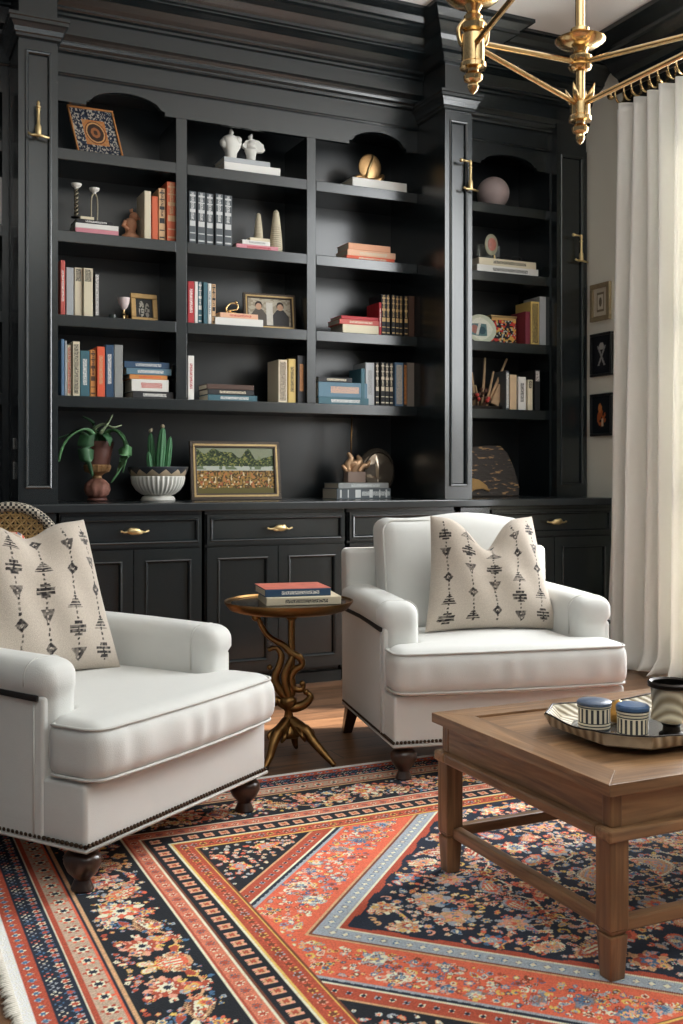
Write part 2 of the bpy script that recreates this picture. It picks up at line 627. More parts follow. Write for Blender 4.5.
def leaf_pull(x, z, y, parent, flip=1):
    """cast brass pull shaped like a twig with a leafy boss"""
    m = MB()
    pts = [(-.062, 0, .004), (-.05, 0, -.003), (-.03, 0, .002), (0, 0, .004), (.03, 0, .001), (.05, 0, -.002), (.062, 0, .003)]
    m.tube([(x + p[0] * flip, y - 0.024, z + p[2]) for p in pts], [.005, .004, .007, .009, .007, .004, .0055], 10)
    m.sph((x - .004 * flip, y - .026, z + .003), .024, 14, 8, (1.45, .45, .72))
    m.sph((x - .018 * flip, y - .028, z + .013), .011, 10, 6, (1.3, .5, .7))
    m.sph((x + .020 * flip, y - .028, z - .006), .012, 10, 6, (1.5, .5, .6))
    for s_ in (-1, 1):
        m.tube([(x + s_ * .04, y, z), (x + s_ * .04, y - .024, z)], .004, 8)
        m.sph((x + s_ * .064, y - .024, z + .003), .006, 8, 6)
    return m.build('handle', BRASSP, parent, world=True, smooth=True)


BRASSP = mat('pale_brass', srgb(214, 190, 140), 0.35, 1.0, var=0.15, vs=60, bump=0.2, bs=200)
YF = 4.95
mods = [(-0.45, 0.14, 'left edge, behind the rattan chair'), (0.15, 0.855, 'under the left pilaster'), (0.872, 1.560, 'under the plant urn, behind the white armchair'), (1.575, 2.335, 'behind the round side table'), (2.35, 3.0, 'behind the right armchair back'), (3.227, 4.09, 'at the right end beside the curtain')]
for i, (a, b, where) in enumerate(mods):
    r = thing('base_cabinet', ((a + b) / 2, YF + .01, 0.0), 'charcoal base cabinet, drawer over doors, ' + where, 'cabinet', 'base cabinets under the bookshelves')
    body = MB()
    body.box(a, YF + 0.024, 0.09, b, YB, 0.903)
    body.box(a, YF + 0.10, 0.0, b, YB, 0.09)
    body.build('body', BLACK, r, world=True)
    MB().box(a, YF + .06, 0.0, b, YF + .0999, 0.055).build('plinth', BLACK, r, world=True)
    z0, z1 = 0.735, 0.885
    if i == 1:
        MB().box(0.70, YF, .09, 0.855, YF + .0235, .9).build('filler_panel', BLACK, r, world=True)
        b = 0.695
    dr = panel_front('drawer', a + .006, b - .008, z0, z1, YF, r, 0.018)
    leaf_pull((a + b) / 2, (z0 + z1) / 2, YF, dr, 1 if i % 2 == 0 else -1)
    mid = (a + b) / 2
    for (p, q) in ((a + .006, mid - .002), (mid + .002, b - .008)):
        panel_front('door', p, q, 0.095, z0 - .012, YF, r, 0.055)
r = thing('base_cabinet', (3.11, YF + .01, 0.0), 'narrow plain charcoal filler cabinet under the right pilaster', 'cabinet', 'base cabinets under the bookshelves')
MB().box(3.03, YF, 0.0, 3.22, YB, 0.903).build('body', BLACK, r, world=True, bevel=0.003)


# ================================================================ WALL PIECES
def bracket(x, y, z, label, side):
    r = thing('brass_bracket', (x, y, z), label, 'bracket', 'brass brackets on the pilasters')
    b = MB()
    b.tube([(-.045, -.03, .004), (-.03, -.032, -.004), (.0, -.03, 0), (.05, -.03, -.008)], [.007, .006, .008, .005], 10)
    b.tube([(-.0, 0, 0), (0, -.03, 0)], .006, 10)
    b.build('base_bar', BRASSP, r, smooth=True)
    st = MB()
    st.lathe([(.014, .0), (.015, .02), (.013, .04), (.008, .05), (.008, .11), (.011, .112), (.011, .118), (.006, .122)], (0, -.03, 0), 14)
    st.build('stem', BRASSP, r, smooth='auto')
    k = MB()
    if side == 'up':
        k.lathe([(.006, .122), (.013, .128), (.006, .135), (.009, .145), (.002, .158)], (0, -.03, 0), 12)
    else:
        k.lathe([(.006, .122), (.009, .135), (.009, .150), (.004, .158)], (0, -.03, 0), 12)
        k.tube([(0, -.03, .148), (-.03, -.034, .148), (-.055, -.03, .15)], [.005, .005, .009], 10)
        k.sph((-.058, -.03, .15), .011, 10, 6)
    k.build('finial', BRASSP, r, smooth=True)
    return r


bracket(0.77, YW, 2.63, 'small brass bracket with upright stem on the left pilaster', 'up')
bracket(3.075, YW, 2.65, 'small brass bracket with side knob on the pilaster right of the wide bookcase', 'side')
bracket(4.02, 5.20, 2.385, 'small brass bracket with side knob nearest the grey wall', 'side')


def vgrid(name, nx, ny, P, colfn, m, parent=None, thick=0.0, label=None):
    """painted panel: grid of nx*ny points P(u,v), coloured per vertex by colfn(U,V)->rgb arrays"""
    u = np.linspace(0, 1, nx)
    v = np.linspace(0, 1, ny)
    U, V = np.meshgrid(u, v)
    pts = P(U, V)
    vs = np.stack([pts[0].ravel(), pts[1].ravel(), pts[2].ravel()], 1).astype(np.float32)
    i = np.arange(ny - 1)[:, None] * nx + np.arange(nx - 1)[None, :]
    f = np.stack([i, i + 1, i + nx + 1, i + nx], -1).reshape(-1, 4)
    me = bpy.data.meshes.new(name)
    me.vertices.add(len(vs))
    me.vertices.foreach_set('co', vs.ravel())
    me.loops.add(f.size)
    me.loops.foreach_set('vertex_index', f.ravel().astype(np.int32))
    me.polygons.add(len(f))
    me.polygons.foreach_set('loop_start', np.arange(0, f.size, 4, dtype=np.int32))
    me.polygons.foreach_set('loop_total', np.full(len(f), 4, dtype=np.int32))
    me.polygons.foreach_set('use_smooth', np.ones(len(f), dtype=bool))
    me.update(calc_edges=True)
    C = colfn(U, V)
    C = np.concatenate([C.reshape(-1, 3), np.ones((nx * ny, 1))], 1).astype(np.float32)
    at = me.color_attributes.new('paint', 'FLOAT_COLOR', 'POINT')
    at.data.foreach_set('color', C.ravel())
    me.materials.append(m)
    o = bpy.data.objects.new(name, me)
    COL.objects.link(o)
    if parent is not None: o.parent = parent
    if thick:
        s_ = o.modifiers.new('thickness', 'SOLIDIFY')
        s_.thickness = thick
        s_.offset = 0
    if label: o['label'] = label
    return o


def lin(r, g, b):
    return np.array(srgb(r, g, b)[:3])


def noise2(U, V, fx, fy, seed=0):
    """smooth value noise on arrays"""
    rg = np.random.RandomState(seed)
    nx, ny = int(fx) + 3, int(fy) + 3
    g = rg.rand(ny, nx)
    x = np.clip(U, 0, 1) * fx
    y = np.clip(V, 0, 1) * fy
    xi = x.astype(int)
    yi = y.astype(int)
    a = x - xi
    b = y - yi
    a = a * a * (3 - 2 * a)
    b = b * b * (3 - 2 * b)
    return (g[yi, xi] * (1 - a) + g[yi, xi + 1] * a) * (1 - b) + (g[yi + 1, xi] * (1 - a) + g[yi + 1, xi + 1] * a) * b


def mixc(C, mask, col):
    m = np.clip(mask, 0, 1)[..., None]
    return C * (1 - m) + np.asarray(col) * m


PAINT = vcol_mat('painted_surface', 0.5, noise=0.15, ns=120)


# ================================================================ RUG
def build_rug():
    cx, cy, hx, hy = 1.9, 2.25, 1.6, 1.25
    st = 0.0032
    nx, ny = int(hx / st), int(hy / st)
    x = (np.arange(nx) + .5) * st
    y = (np.arange(ny) + .5) * st
    DX, DY = np.meshgrid(x, y)
    e = np.minimum(hx - DX, hy - DY)
    side = (hx - DX) < (hy - DY)                 # which border we are in
    s = np.where(side, DY, DX)                  # coordinate along the border
    navy, black = lin(30, 38, 52), lin(26, 29, 35)
    coral, rust = lin(206, 98, 72), lin(164, 74, 54)
    cream, tan = lin(222, 205, 178), lin(190, 150, 112)
    grey, blue = lin(150, 155, 162), lin(70, 104, 136)
    pink, yellow, brown = lin(222, 150, 128), lin(214, 172, 92), lin(110, 62, 44)
    C = np.zeros((ny, nx, 3)) + coral
    rg = np.random.RandomState(11)

    def band(a, b, col):
        C[(e >= a) & (e < b)] = col

    def put(mask, col):
        C[mask] = col

    fld = e >= .60
    sm = DX + DY
    wob = 0.018 * np.sign(np.sin(DX * 60)) * (np.abs(np.sin(DX * 60)) > .3)
    # ---- field zones: medallion, coral ground, corner spandrels
    medal = fld & (sm + wob * .4 < .83)
    put(fld & (sm < .945), tan)
    put(fld & (sm < .937), brown)
    put(fld & (sm < .925), lin(150, 158, 166))
    put(fld & (sm < .866), cream)
    put(fld & (sm < .857), rust)
    put(medal, navy)
    put(fld & (sm > 1.185), grey)
    put(fld & (sm > 1.2), navy)
    put(fld & (sm > 1.215), cream)
    put(fld & (sm > 1.225), rust)
    put(fld & (sm > 1.29), tan)
    put(fld & (sm > 1.30), black)

    def window(cx_, cy_, r):
        i0, i1 = max(0, int((cx_ - r) / st)), min(nx, int((cx_ + r) / st) + 1)
        j0, j1 = max(0, int((cy_ - r) / st)), min(ny, int((cy_ + r) / st) + 1)
        if i0 >= i1 or j0 >= j1: return None
        return slice(j0, j1), slice(i0, i1)

    def flower(cx_, cy_, r, n, cols, rot=0.0):
        wn = window(cx_, cy_, r * 1.25)
        if wn is None: return
        X, Y = DX[wn] - cx_, DY[wn] - cy_
        rr = np.hypot(X, Y)
        th = np.arctan2(Y, X) + rot
        sub = C[wn]
        for k, c_ in enumerate(cols):
            q = r * (1 - .27 * k)
            if q < .003: break
            lim = q * (.80 + .20 * np.cos(n * th)) if k % 2 == 0 else q * (.86 + .14 * np.cos(n * th + PI))
            sub[rr < lim] = c_

    def palmette(cx_, cy_, r, cols, rot):
        wn = window(cx_, cy_, r * 1.3)
        if wn is None: return
        X, Y = DX[wn] - cx_, DY[wn] - cy_
        ca, sa = math.cos(rot), math.sin(rot)
        A, B = X * ca + Y * sa, -X * sa + Y * ca
        sub = C[wn]
        for k, c_ in enumerate(cols):
            q = r * (1 - .22 * k)
            lim = q * .62 * np.sqrt(np.clip(1 - (A / q) ** 2, 0, 1)) * (1 - .45 * A / q)
            m = (np.abs(B) < lim * (.85 + .15 * np.cos(A * 14 * PI / r)))
            if k >= 2: m &= (np.sin(B * 9 * PI / r) > -.2)
            sub[m] = c_

    def curve(pts, wd, col):
        for (a, b) in zip(pts[:-1], pts[1:]):
            mx, my = (a[0] + b[0]) / 2, (a[1] + b[1]) / 2
            ln = math.hypot(b[0] - a[0], b[1] - a[1])
            wn = window(mx, my, ln / 2 + wd * 2)
            if wn is None or ln < 1e-6: continue
            X, Y = DX[wn], DY[wn]
            t = np.clip(((X - a[0]) * (b[0] - a[0]) + (Y - a[1]) * (b[1] - a[1])) / ln ** 2, 0, 1)
            d = np.hypot(X - a[0] - t * (b[0] - a[0]), Y - a[1] - t * (b[1] - a[1]))
            C[wn][d < wd] = col

    def spiral(cx_, cy_, r, a0, sg, col, wd=.0032):
        pts = []
        for i in range(15):
            t = i / 14
            q = r * (1 - .75 * t)
            a = a0 + sg * t * 4.6
            pts.append((cx_ + q * math.cos(a), cy_ + q * math.sin(a)))
        curve(pts, wd, col)

    def scatter(test, n, pal, rmin, rmax, gap=1.05):
        done = []
        for _ in range(n * 30):
            if len(done) >= n: break
            q = rg.uniform(rmin, rmax)
            a, b = rg.uniform(0, hx), rg.uniform(0, hy)
            if not test(a, b, q): continue
            if any(math.hypot(a - c[0], b - c[1]) < (q + c[2]) * gap for c in done): continue
            done.append((a, b, q))
            cs = [pal[i] for i in rg.permutation(len(pal))[:4]]
            k = rg.rand()
            if k < .5: flower(a, b, q, rg.choice([5, 6, 8]), [cs[0], cs[1], cs[2], cs[3]], rg.uniform(0, 6))
            elif k < .8: palmette(a, b, q * 1.2, [cs[0], cs[1], cs[2]], rg.uniform(0, 6.3))
            else:
                spiral(a, b, q, rg.uniform(0, 6), rg.choice([-1, 1]), cs[0])
                flower(a, b, q * .35, 5, [cs[1], cs[2]])
        return done

    def ee(a, b): return min(hx - a, hy - b)
    # medallion: vines, big flowers
    for k in range(16):
        a0 = rg.uniform(0, 6.3)
        px, py = rg.uniform(0, .7), rg.uniform(0, .5)
        pts = []
        ang = a0
        for i in range(26):
            pts.append((px, py))
            ang += .28 * math.sin(i * .5 + k)
            px += .016 * math.cos(ang)
            py += .016 * math.sin(ang)
            if px + py > .80 or px < 0 or py < 0 or ee(px, py) < .61: break
        if len(pts) > 3:
            curve(pts, .0032, [tan, cream, rust, lin(170, 120, 84)][k % 4])
            for i in range(2, len(pts), 3):
                palmette(pts[i][0] + .010, pts[i][1] + .008, .013, [[coral, pink, cream, yellow][i % 4], rust], a0 + i)
    scatter(lambda a, b, q: a + b < .82 - q * 1.4 and ee(a, b) > .60 + q, 30, [coral, cream, pink, tan, blue, rust, grey], .03, .055)
    scatter(lambda a, b, q: a + b < .82 - q * 1.4 and ee(a, b) > .60 + q, 380, [coral, cream, tan, yellow, grey, pink, blue], .007, .017, .75)
    # coral ground
    scatter(lambda a, b, q: .97 + q * 1.3 < a + b < 1.18 - q * 1.2 and ee(a, b) > .60 + q, 38, [grey, cream, lin(120, 124, 138), pink, lin(140, 110, 100), blue], .022, .042)
    scatter(lambda a, b, q: .97 + q * 1.3 < a + b < 1.18 - q * 1.2 and ee(a, b) > .60 + q, 420, [grey, cream, pink, brown, rust, yellow, blue], .006, .014, .72)
    # spandrels
    scatter(lambda a, b, q: a + b > 1.31 + q and ee(a, b) > .60 + q, 16, [cream, tan, coral, grey, rust, yellow], .018, .036)
    scatter(lambda a, b, q: a + b > 1.31 + q and ee(a, b) > .60 + q, 220, [cream, tan, coral, grey], .006, .012, .75)
    for i in range(int(2 / .022)):
        t = i * .022
        for (a, b) in ((t, 1.257 - t),):
            if 0 < a < hx and 0 < b < hy and ee(a, b) > .61: flower(a, b, .0085, 4, [cream if i % 2 else grey, navy])
        for (a, b) in ((t, .896 - t),):
            if 0 < a < hx and 0 < b < hy and ee(a, b) > .61: flower(a, b, .010, 4, [blue if i % 2 else lin(120, 120, 125), cream])
    # ---- borders from the edge inwards
    band(0, .028, lin(226, 220, 208))
    band(.028, .066, rust)
    band(.066, .130, navy)
    band(.130, .136, cream)
    band(.136, .146, rust)
    band(.146, .196, lin(176, 152, 132))
    band(.200, .207, navy)
    band(.207, .216, tan)
    band(.216, .412, black)
    band(.412, .418, cream)
    band(.418, .424, rust)
    band(.424, .462, lin(190, 112, 88))
    band(.462, .468, cream)
    band(.468, .474, brown)
    band(.474, .530, black)
    band(.530, .537, cream)
    band(.537, .543, yellow)
    band(.543, .592, rust)
    band(.592, .596, yellow)
    band(.596, .602, brown)

    def along(em, step, fn):
        """call fn(x, y, i, direction) at steps along the border at edge distance em"""
        n = int((hy - em) / step)
        for i in range(n + 1): fn(hx - em, i * step + step / 2 if i < n else hy - em, i, 0)
        n = int((hx - em) / step)
        for i in range(n): fn(i * step + step / 2, hy - em, i, 1)
    along(.047, .03, lambda a, b, i, d: flower(a, b, .010, 4, [[cream, grey, tan][i % 3], blue]))
    along(.084, .022, lambda a, b, i, d: flower(a, b, .0105, 4, [[grey, cream, coral, blue][i % 4], navy]))
    along(.112, .026, lambda a, b, i, d: flower(a, b, .0115, 5, [[cream, blue, grey][i % 3], rust]))
    along(.173, .058, lambda a, b, i, d: flower(a, b, .022, 6, [coral if i % 2 else rust, cream, navy]))
    along(.443, .034, lambda a, b, i, d: flower(a, b, .0115, 6, [lin(90, 92, 100) if i % 2 else cream, rust]))
    along(.502, .048, lambda a, b, i, d: flower(a, b, .020, 4, [pink, tan, rust], PI / 4))
    along(.568, .026, lambda a, b, i, d: flower(a, b, .0125, 5, [[coral, yellow, grey, pink][i % 4], brown]))
    # main border: meander vine and big flowers
    for d in (0, 1):
        L_ = (hy if d == 0 else hx) - .25
        pts = []
        for i in range(int(L_ / .012)):
            t = i * .012
            em = .314 + .062 * math.sin(t * 2 * PI / .42)
            pts.append((hx - em, t) if d == 0 else (t, hy - em))
        curve(pts, .0035, tan)
        for i in range(0, len(pts), 5):
            palmette(pts[i][0], pts[i][1], .022, [[coral, yellow, cream, pink, blue][(i // 5) % 5], rust], i)

    def border_ok(a, b, q):
        return .222 + q < ee(a, b) < .406 - q
    along(.300, .21, lambda a, b, i, d: flower(a, b, .062 if i % 2 else .054, 8, [cream if i % 2 else pink, coral if i % 2 else rust, cream, navy], i))
    along(.335, .21, lambda a, b, i, d: palmette(a - (.0 if d == 0 else .10), b - (.10 if d == 0 else 0), .05, [tan, [coral, brown][i % 2], cream], i * 1.3))
    scatter(border_ok, 60, [coral, cream, tan, yellow, pink, blue, rust], .014, .028, 1.0)
    scatter(border_ok, 560, [coral, cream, tan, yellow, grey, rust, blue], .005, .012, .72)
    # woven look: small per-knot variation and abrash bands
    kn = rg.rand(ny, nx)
    C *= (0.80 + .4 * kn)[..., None]
    C = np.clip(C * 1.45 + .012, 0, .92)
    # mirror to the full rug
    full = np.concatenate([C[::-1], C], 0)
    full = np.concatenate([full[:, ::-1], full], 1)
    NX, NY = full.shape[1], full.shape[0]

    def P(U, V):
        X = (U * 2 - 1) * hx
        Y = (V * 2 - 1) * hy
        Z = 0.009 + .0012 * np.sin(X * 5.1 + Y * 2) + .0006 * np.sin(Y * 9)
        return X, Y, Z
    rt = thing('persian_rug', (cx, cy, 0), 'large red and navy floral oriental rug covering the wood floor', 'rug')
    vgrid('pile', NX, NY, P, lambda U, V: full, vcol_mat('wool_pile', 0.95, bump=.5, bs=260, noise=.12, ns=420), rt)
    MB().box(-hx + .002, -hy + .002, 0.0005, hx - .002, hy - .002, 0.007).build('backing', mat('rug_backing', lin(120, 90, 70).tolist() and srgb(120, 90, 70), .9), rt)
    fr = MB()
    for sd in (-1, 1):
        for i in range(int(2 * hy / .008)):
            yy = -hy + i * .008
            ln = rnd.uniform(.014, .026)
            fr.tube([(sd * (hx - .004), yy, .008), (sd * (hx + ln * .6), yy + rnd.uniform(-.002, .002), .007), (sd * (hx + ln), yy + rnd.uniform(-.005, .005), .003)], [.0034, .003, .0018], 5)
    fr.build('fringe', mat('wool_fringe', srgb(224, 218, 206), .95), rt, smooth=True, kind='stuff')
    return rt


build_rug()

# ================================================================ ARMCHAIRS
LINEN = mat('ivory_linen', srgb(213, 213, 209), 0.88, var=0.025, vs=30, bump=0.12, bs=420, spec=0.25, sheen=0.15)
WELT = mat('ivory_piping', srgb(204, 203, 198), 0.85, bump=.1, bs=300)
NAIL = mat('bronze_nailheads', srgb(70, 56, 44), 0.35, 0.9, var=.2)
DWOOD = wood('espresso_wood', srgb(34, 21, 15), srgb(66, 41, 28), 'z', 0.28, 5, 0.3)
BLKTRIM = mat('black_gimp', srgb(24, 21, 20), .6)


def seat_fn(x, y, z):
    if y < -.38:      # soft pull wrinkles down the front boxing
        y += .0022 * math.sin(x * 61 + 1.3 * math.sin(x * 17)) * math.sin((z - .30) / .16 * PI) - .012 * math.sin(max(0, min(1, (z - .30) / .16)) * PI)
    # T shape: full width in front of the arms, narrower between them
    t = max(0.0, min(1.0, (y + .30) / .035))
    t = t * t * (3 - 2 * t)
    k = 1.0 - t * (1 - .300 / .425)
    nx_ = x * k
    top = (z - .30) / .165
    crown_ = .016 * (1 - (x / .43) ** 2) * (1 - ((y + .05) / .42) ** 2)
    return (nx_, y + (0.018 * (x / .42) ** 2 if y < -.2 else 0), z + crown_ * max(0, top))


def make_armchair(label):
    r = thing('armchair', (0, 0, 0), label, 'armchair', 'white upholstered armchairs')
    # base
    b = MB().rbox(-.42, -.385, .125, .42, .405, .30, .012, (6, 6, 2))
    b.build('seat_base', LINEN, r, smooth=True)
    # seams down the front panel
    # arms
    def arm_fn(s):
        def f(x, y, z):
            t = max(0.0, min(1.0, (z - .515) / .03))
            t = t * t * (3 - 2 * t)
            out = abs(x) > .36
            return (x + s * (.012 if out else .004) * t, y + (-.008 * t if y < -.1 else 0), z - .010 * t * max(0.0, -y) / .27 + .006 * t * max(0.0, y) / .3)
        return f
    for s in (-1, 1):
        a = MB()
        xa, xb = sorted((s * .425, s * .290))
        a.rbox(xa, -.272, .13, xb, .385, .622, .048, (2, 10, 16), arm_fn(s))
        # the flat lower flank runs down square to the hem
        xa, xb = sorted((s * .4245, s * .33))
        a.rbox(xa, -.262, .128, xb, .40, .52, .010, (2, 3, 3))
        arm = a.build('arm', LINEN, r, smooth=True)
        g = MB()
        g.rbox(min(s * .4235, s * .4345), -.250, .520, max(s * .4235, s * .4345), .36, .537, .004, (1, 4, 1), lambda x, y, z: (x, y, z + (-.016 * max(0, -(y - .02)) / .3)))
        g.build('trim', BLKTRIM, arm, smooth=True, label='thin black trim under the arm roll')
        sm = MB()
        ring_ = []
        for (cx_, cz_, a0) in ((.437 - .048, .614 - .048, 0), (.286 + .048, .614 - .048, 90)):
            for i in range(7):
                a_ = R(a0 + i * 15)
                ring_.append((s * (cx_ + .048 * math.cos(a_)), -.213, cz_ + .048 * math.sin(a_)))
        sm.tube([(s * .437, -.213, .545)] + ring_ + [(s * .2865, -.213, .47)], .0022, 6)
        sm.tube([(s * .4265, -.235, .14), (s * .4265, -.235, .53)], .0022, 6)
        sm.build('seam', WELT, arm, smooth=True)
    # back frame, leaning

    def lean(x, y, z):
        return (x, y + max(0, z - .3) * .03, z)
    bk = MB().rbox(-.425, .30, .13, .425, .405, .775, .022, (6, 3, 6), lean)
    bk.build('back_frame', LINEN, r, smooth=True)

    def backfn(x, y, z):
        u = x / .30
        v = (z - .68) / .24
        puff = .030 * (1 - min(1, u * u)) * (1 - min(1, v * v))
        yy = y - puff if y < .2 else y + puff * .3
        # soft wrinkled top and slight lean
        zz = z + .010 * math.sin(u * 4 + .5) * max(0, v) ** 2 - .012 * max(0, v) * (u * u)
        return (x, yy + (z - .45) * .20, zz)
    bc_ = MB().rbox(-.31, .105, .445, .31, .285, .912, .055, (12, 3, 10), backfn)
    bco = bc_.build('back_cushion', LINEN, r, smooth=True)
    pp = MB()
    for yy in (.125, .265):
        loop = []
        x0, x1, z0, z1, rr = -.302, .302, .455, .903, .05
        for (cx_, cz_, a0) in ((x1 - rr, z1 - rr, 0), (x0 + rr, z1 - rr, 90), (x0 + rr, z0 + rr, 180), (x1 - rr, z0 + rr, 270)):
            for i in range(6):
                a = R(a0 + i * 18)
                loop.append(backfn(cx_ + rr * math.cos(a), yy, cz_ + rr * math.sin(a)))
        pp.tube(loop, .0045, 7, closed=True)
    pp.build('piping', WELT, bco, smooth=True)
    # seat cushion
    sc_ = MB().rbox(-.425, -.435, .298, .425, .30, .462, .046, (70, 34, 6), seat_fn)
    sco = sc_.build('seat_cushion', LINEN, r, smooth=True)
    pp = MB()
    for zz, gr in ((.447, 0.0), (.313, 0.0)):
        loop = []
        x0, x1, y0_, y1, rr = -.420, .420, -.430, .29, .045
        for (cx_, cy_, a0) in ((x1 - rr, y1 - rr, 0), (x0 + rr, y1 - rr, 90), (x0 + rr, y0_ + rr, 180), (x1 - rr, y0_ + rr, 270)):
            for i in range(6):
                a = R(a0 + i * 18)
                loop.append((cx_ + rr * math.cos(a), cy_ + rr * math.sin(a), zz))
        dense = []
        for i in range(len(loop)):
            a_, b_ = Vector(loop[i]), Vector(loop[(i + 1) % len(loop)])
            n = max(1, int((b_ - a_).length / .02))
            for k in range(n): dense.append(tuple(a_.lerp(b_, k / n)))
        dense = [seat_fn(*p) for p in dense]
        pp.tube(dense, .0045, 7, closed=True)
    pp.build('piping', WELT, sco, smooth=True)
    # nailheads round the hem, with a pale welt below
    hem = MB()
    path = [(-.423, .38), (-.423, -.387), (.423, -.387), (.423, .38)]
    for (a, b2) in zip(path[:-1], path[1:]):
        ln = math.hypot(b2[0] - a[0], b2[1] - a[1])
        n = int(ln / .0135)
        for i in range(n + 1):
            t = i / n
            hem.sph((a[0] + (b2[0] - a[0]) * t, a[1] + (b2[1] - a[1]) * t, .139), .0062, 6, 4)
    hem.build('nailhead_trim', NAIL, r, smooth=True, kind='stuff')
    wl = MB()
    wl.tube([(-.421, .40, .126), (-.421, -.387, .126), (.421, -.387, .126), (.421, .40, .126)], .0055, 7)
    wl.build('hem_welt', WELT, r, smooth=True)
    for s in (-1, 1):
        lg = MB().lathe([(.026, .0), (.028, .006), (.024, .016), (.019, .03), (.022, .036), (.036, .052), (.045, .075), (.045, .092), (.036, .104), (.027, .108), (.038, .116), (.040, .126), (.03, .13)], (s * .375, -.34, 0), 24)
        lg.build('front_leg', DWOOD, r, smooth='auto')
        lg = MB()
        x, y = s * .385, .365
        t_, b_ = .027, .018
        dx, dy = s * .02, .035
        vs = [(x - b_ + dx, y - b_ + dy, 0), (x + b_ + dx, y - b_ + dy, 0), (x + b_ + dx, y + b_ + dy, 0), (x - b_ + dx, y + b_ + dy, 0), (x - t_, y - t_, .13), (x + t_, y - t_, .13), (x + t_, y + t_, .13), (x - t_, y + t_, .13)]
        lg.add(vs, [(0, 3, 2, 1), (4, 5, 6, 7), (0, 1, 5, 4), (1, 2, 6, 5), (2, 3, 7, 6), (3, 0, 4, 7)])
        lg.build('rear_leg', DWOOD, r, bevel=.003)
    return r


ac1 = make_armchair('white linen armchair facing forward between the round side table and the curtain')
ac2 = copy_tree(ac1)
tag(ac2, 'white linen armchair at the left, turned toward the coffee table, cut by the frame')
ac1.location = (2.215, 3.51, 0.0049)
ac1.rotation_euler = (-.0136, 0, R(-12))
ac1.scale = (1.045, 1, 1)
ac2.location = (.607, 3.272, 0.0095)
ac2.scale = (.975, 1.16, .955)
ac2.rotation_euler.z = R(35.6)
for c_ in ac2.children:
    if c_.name.startswith('back_cushion'): c_.scale.z = .92


# ================================================================ THROW PILLOWS
def pillow(label, loc, rz, tilt, w, h, roll=0, seed=1, T=.085, chop=.13):
    cb, dk = lin(194, 182, 168), lin(34, 29, 30)
    r = thing('throw_pillow', loc, label, 'pillow', 'patterned throw pillows', rz)
    rg = np.random.RandomState(seed)
    n = 190

    def col(U, V):
        C = np.zeros(U.shape + (3,)) + cb
        C *= (.93 + .14 * rg.rand(*U.shape))[..., None]
        fz = np.clip(noise2(U, V, 70, 70, seed) * .9 + .50, 0, 1)
        wx = (noise2(U, V, 40, 60, seed + 1) - .5) * .008
        for k, cxu in enumerate((.12, .31, .50, .69, .88)):
            u = U - cxu + wx - .012 * np.sin(V * 7 + k) + .010 * (noise2(U, V, 18, 30, seed + 9) - .5)
            u0_ = u
            dash = (np.sin(V * 190 + k) > -.15)
            m = (np.abs(u) < .0062) & dash & (V > .05) & (V < .95)
            C = mixc(C, m * fz, dk)
            j = 0
            v0 = .09 + .05 * ((k * 37) % 3) / 2
            while v0 < .93:
                ty = (j + k) % 4
                v = (V - v0) / 1.25
                u = u0_ / 1.25
                if ty == 0:      # stacked bars
                    for q, hw in ((-.030, .024), (-.012, .046), (.010, .046), (.030, .024)):
                        C = mixc(C, ((np.abs(v - q) < .0080) & (np.abs(u) < hw)) * fz, dk)
                elif ty == 1:    # arrow / fir shape
                    C = mixc(C, ((v > -.04) & (v < .038) & (np.abs(u) < (.038 - v) * .62) & (np.sin(V * 330) > -.5)) * fz, dk)
                elif ty == 2:    # diamond
                    d = np.abs(u) * 1.15 + np.abs(v)
                    C = mixc(C, ((d < .036) & (d > .012)) * fz, dk)
                else:            # downward leaf
                    C = mixc(C, ((v > -.036) & (v < .036) & (np.abs(u) < (.04 + v) * .5) & (np.abs(u) > .004)) * fz * .9, dk)
                v0 += .165 + .02 * ((k + j) % 3)
                j += 1
        return C
    for sgn, nm in ((-1, 'front_cover'), (1, 'back_cover')):
        def P(U, V):
            u = U * 2 - 1
            v = V * 2 - 1
            pin = 1 - .075 * (1 - v ** 2) * np.abs(u) ** 1.5
            pinv = 1 - .055 * (1 - u ** 2) * np.abs(v) ** 1.5
            X = w / 2 * u * pin * (1 - .22 * np.clip((v + 1) / 2, 0, 1) ** 1.2)
            Z = h / 2 * (1 + v * pinv)
            ch = np.exp(-((u + .02) / .30) ** 2) * np.clip((v + .35) / 1.35, 0, 1) ** 2
            Z = Z - chop * ch
            X = X + .02 * np.sin(u * PI) * np.clip(v, 0, 1)
            th = T * (np.clip((1 - np.abs(u) ** 2.4) * (1 - np.abs(v) ** 2.4), 0, 1) ** .5)
            th = th * (1 - .50 * np.exp(-(u / .22) ** 2) * np.clip((v + .1) / 1.1, 0, 1)) + .018 * np.exp(-((np.abs(u) - .5) / .3) ** 2) * np.clip(v, 0, 1) * (1 - np.abs(v) ** 3) * (1 - np.abs(u) ** 4)
            fold = .006 * np.sin(u * 9 + v * 4) * (1 - u ** 2) * (1 - v ** 2)
            Y = sgn * (th + fold)
            return X, Y, Z
        o = vgrid(nm, n, n, P, col, vcol_mat('woven_cotton', .95, bump=.5, bs=380, sheen=.3, noise=.08, ns=260) if 'woven_cotton' not in bpy.data.materials else bpy.data.materials['woven_cotton'], r)
    r.rotation_mode = 'XYZ'
    r.rotation_euler = (tilt, roll, rz)
    return r


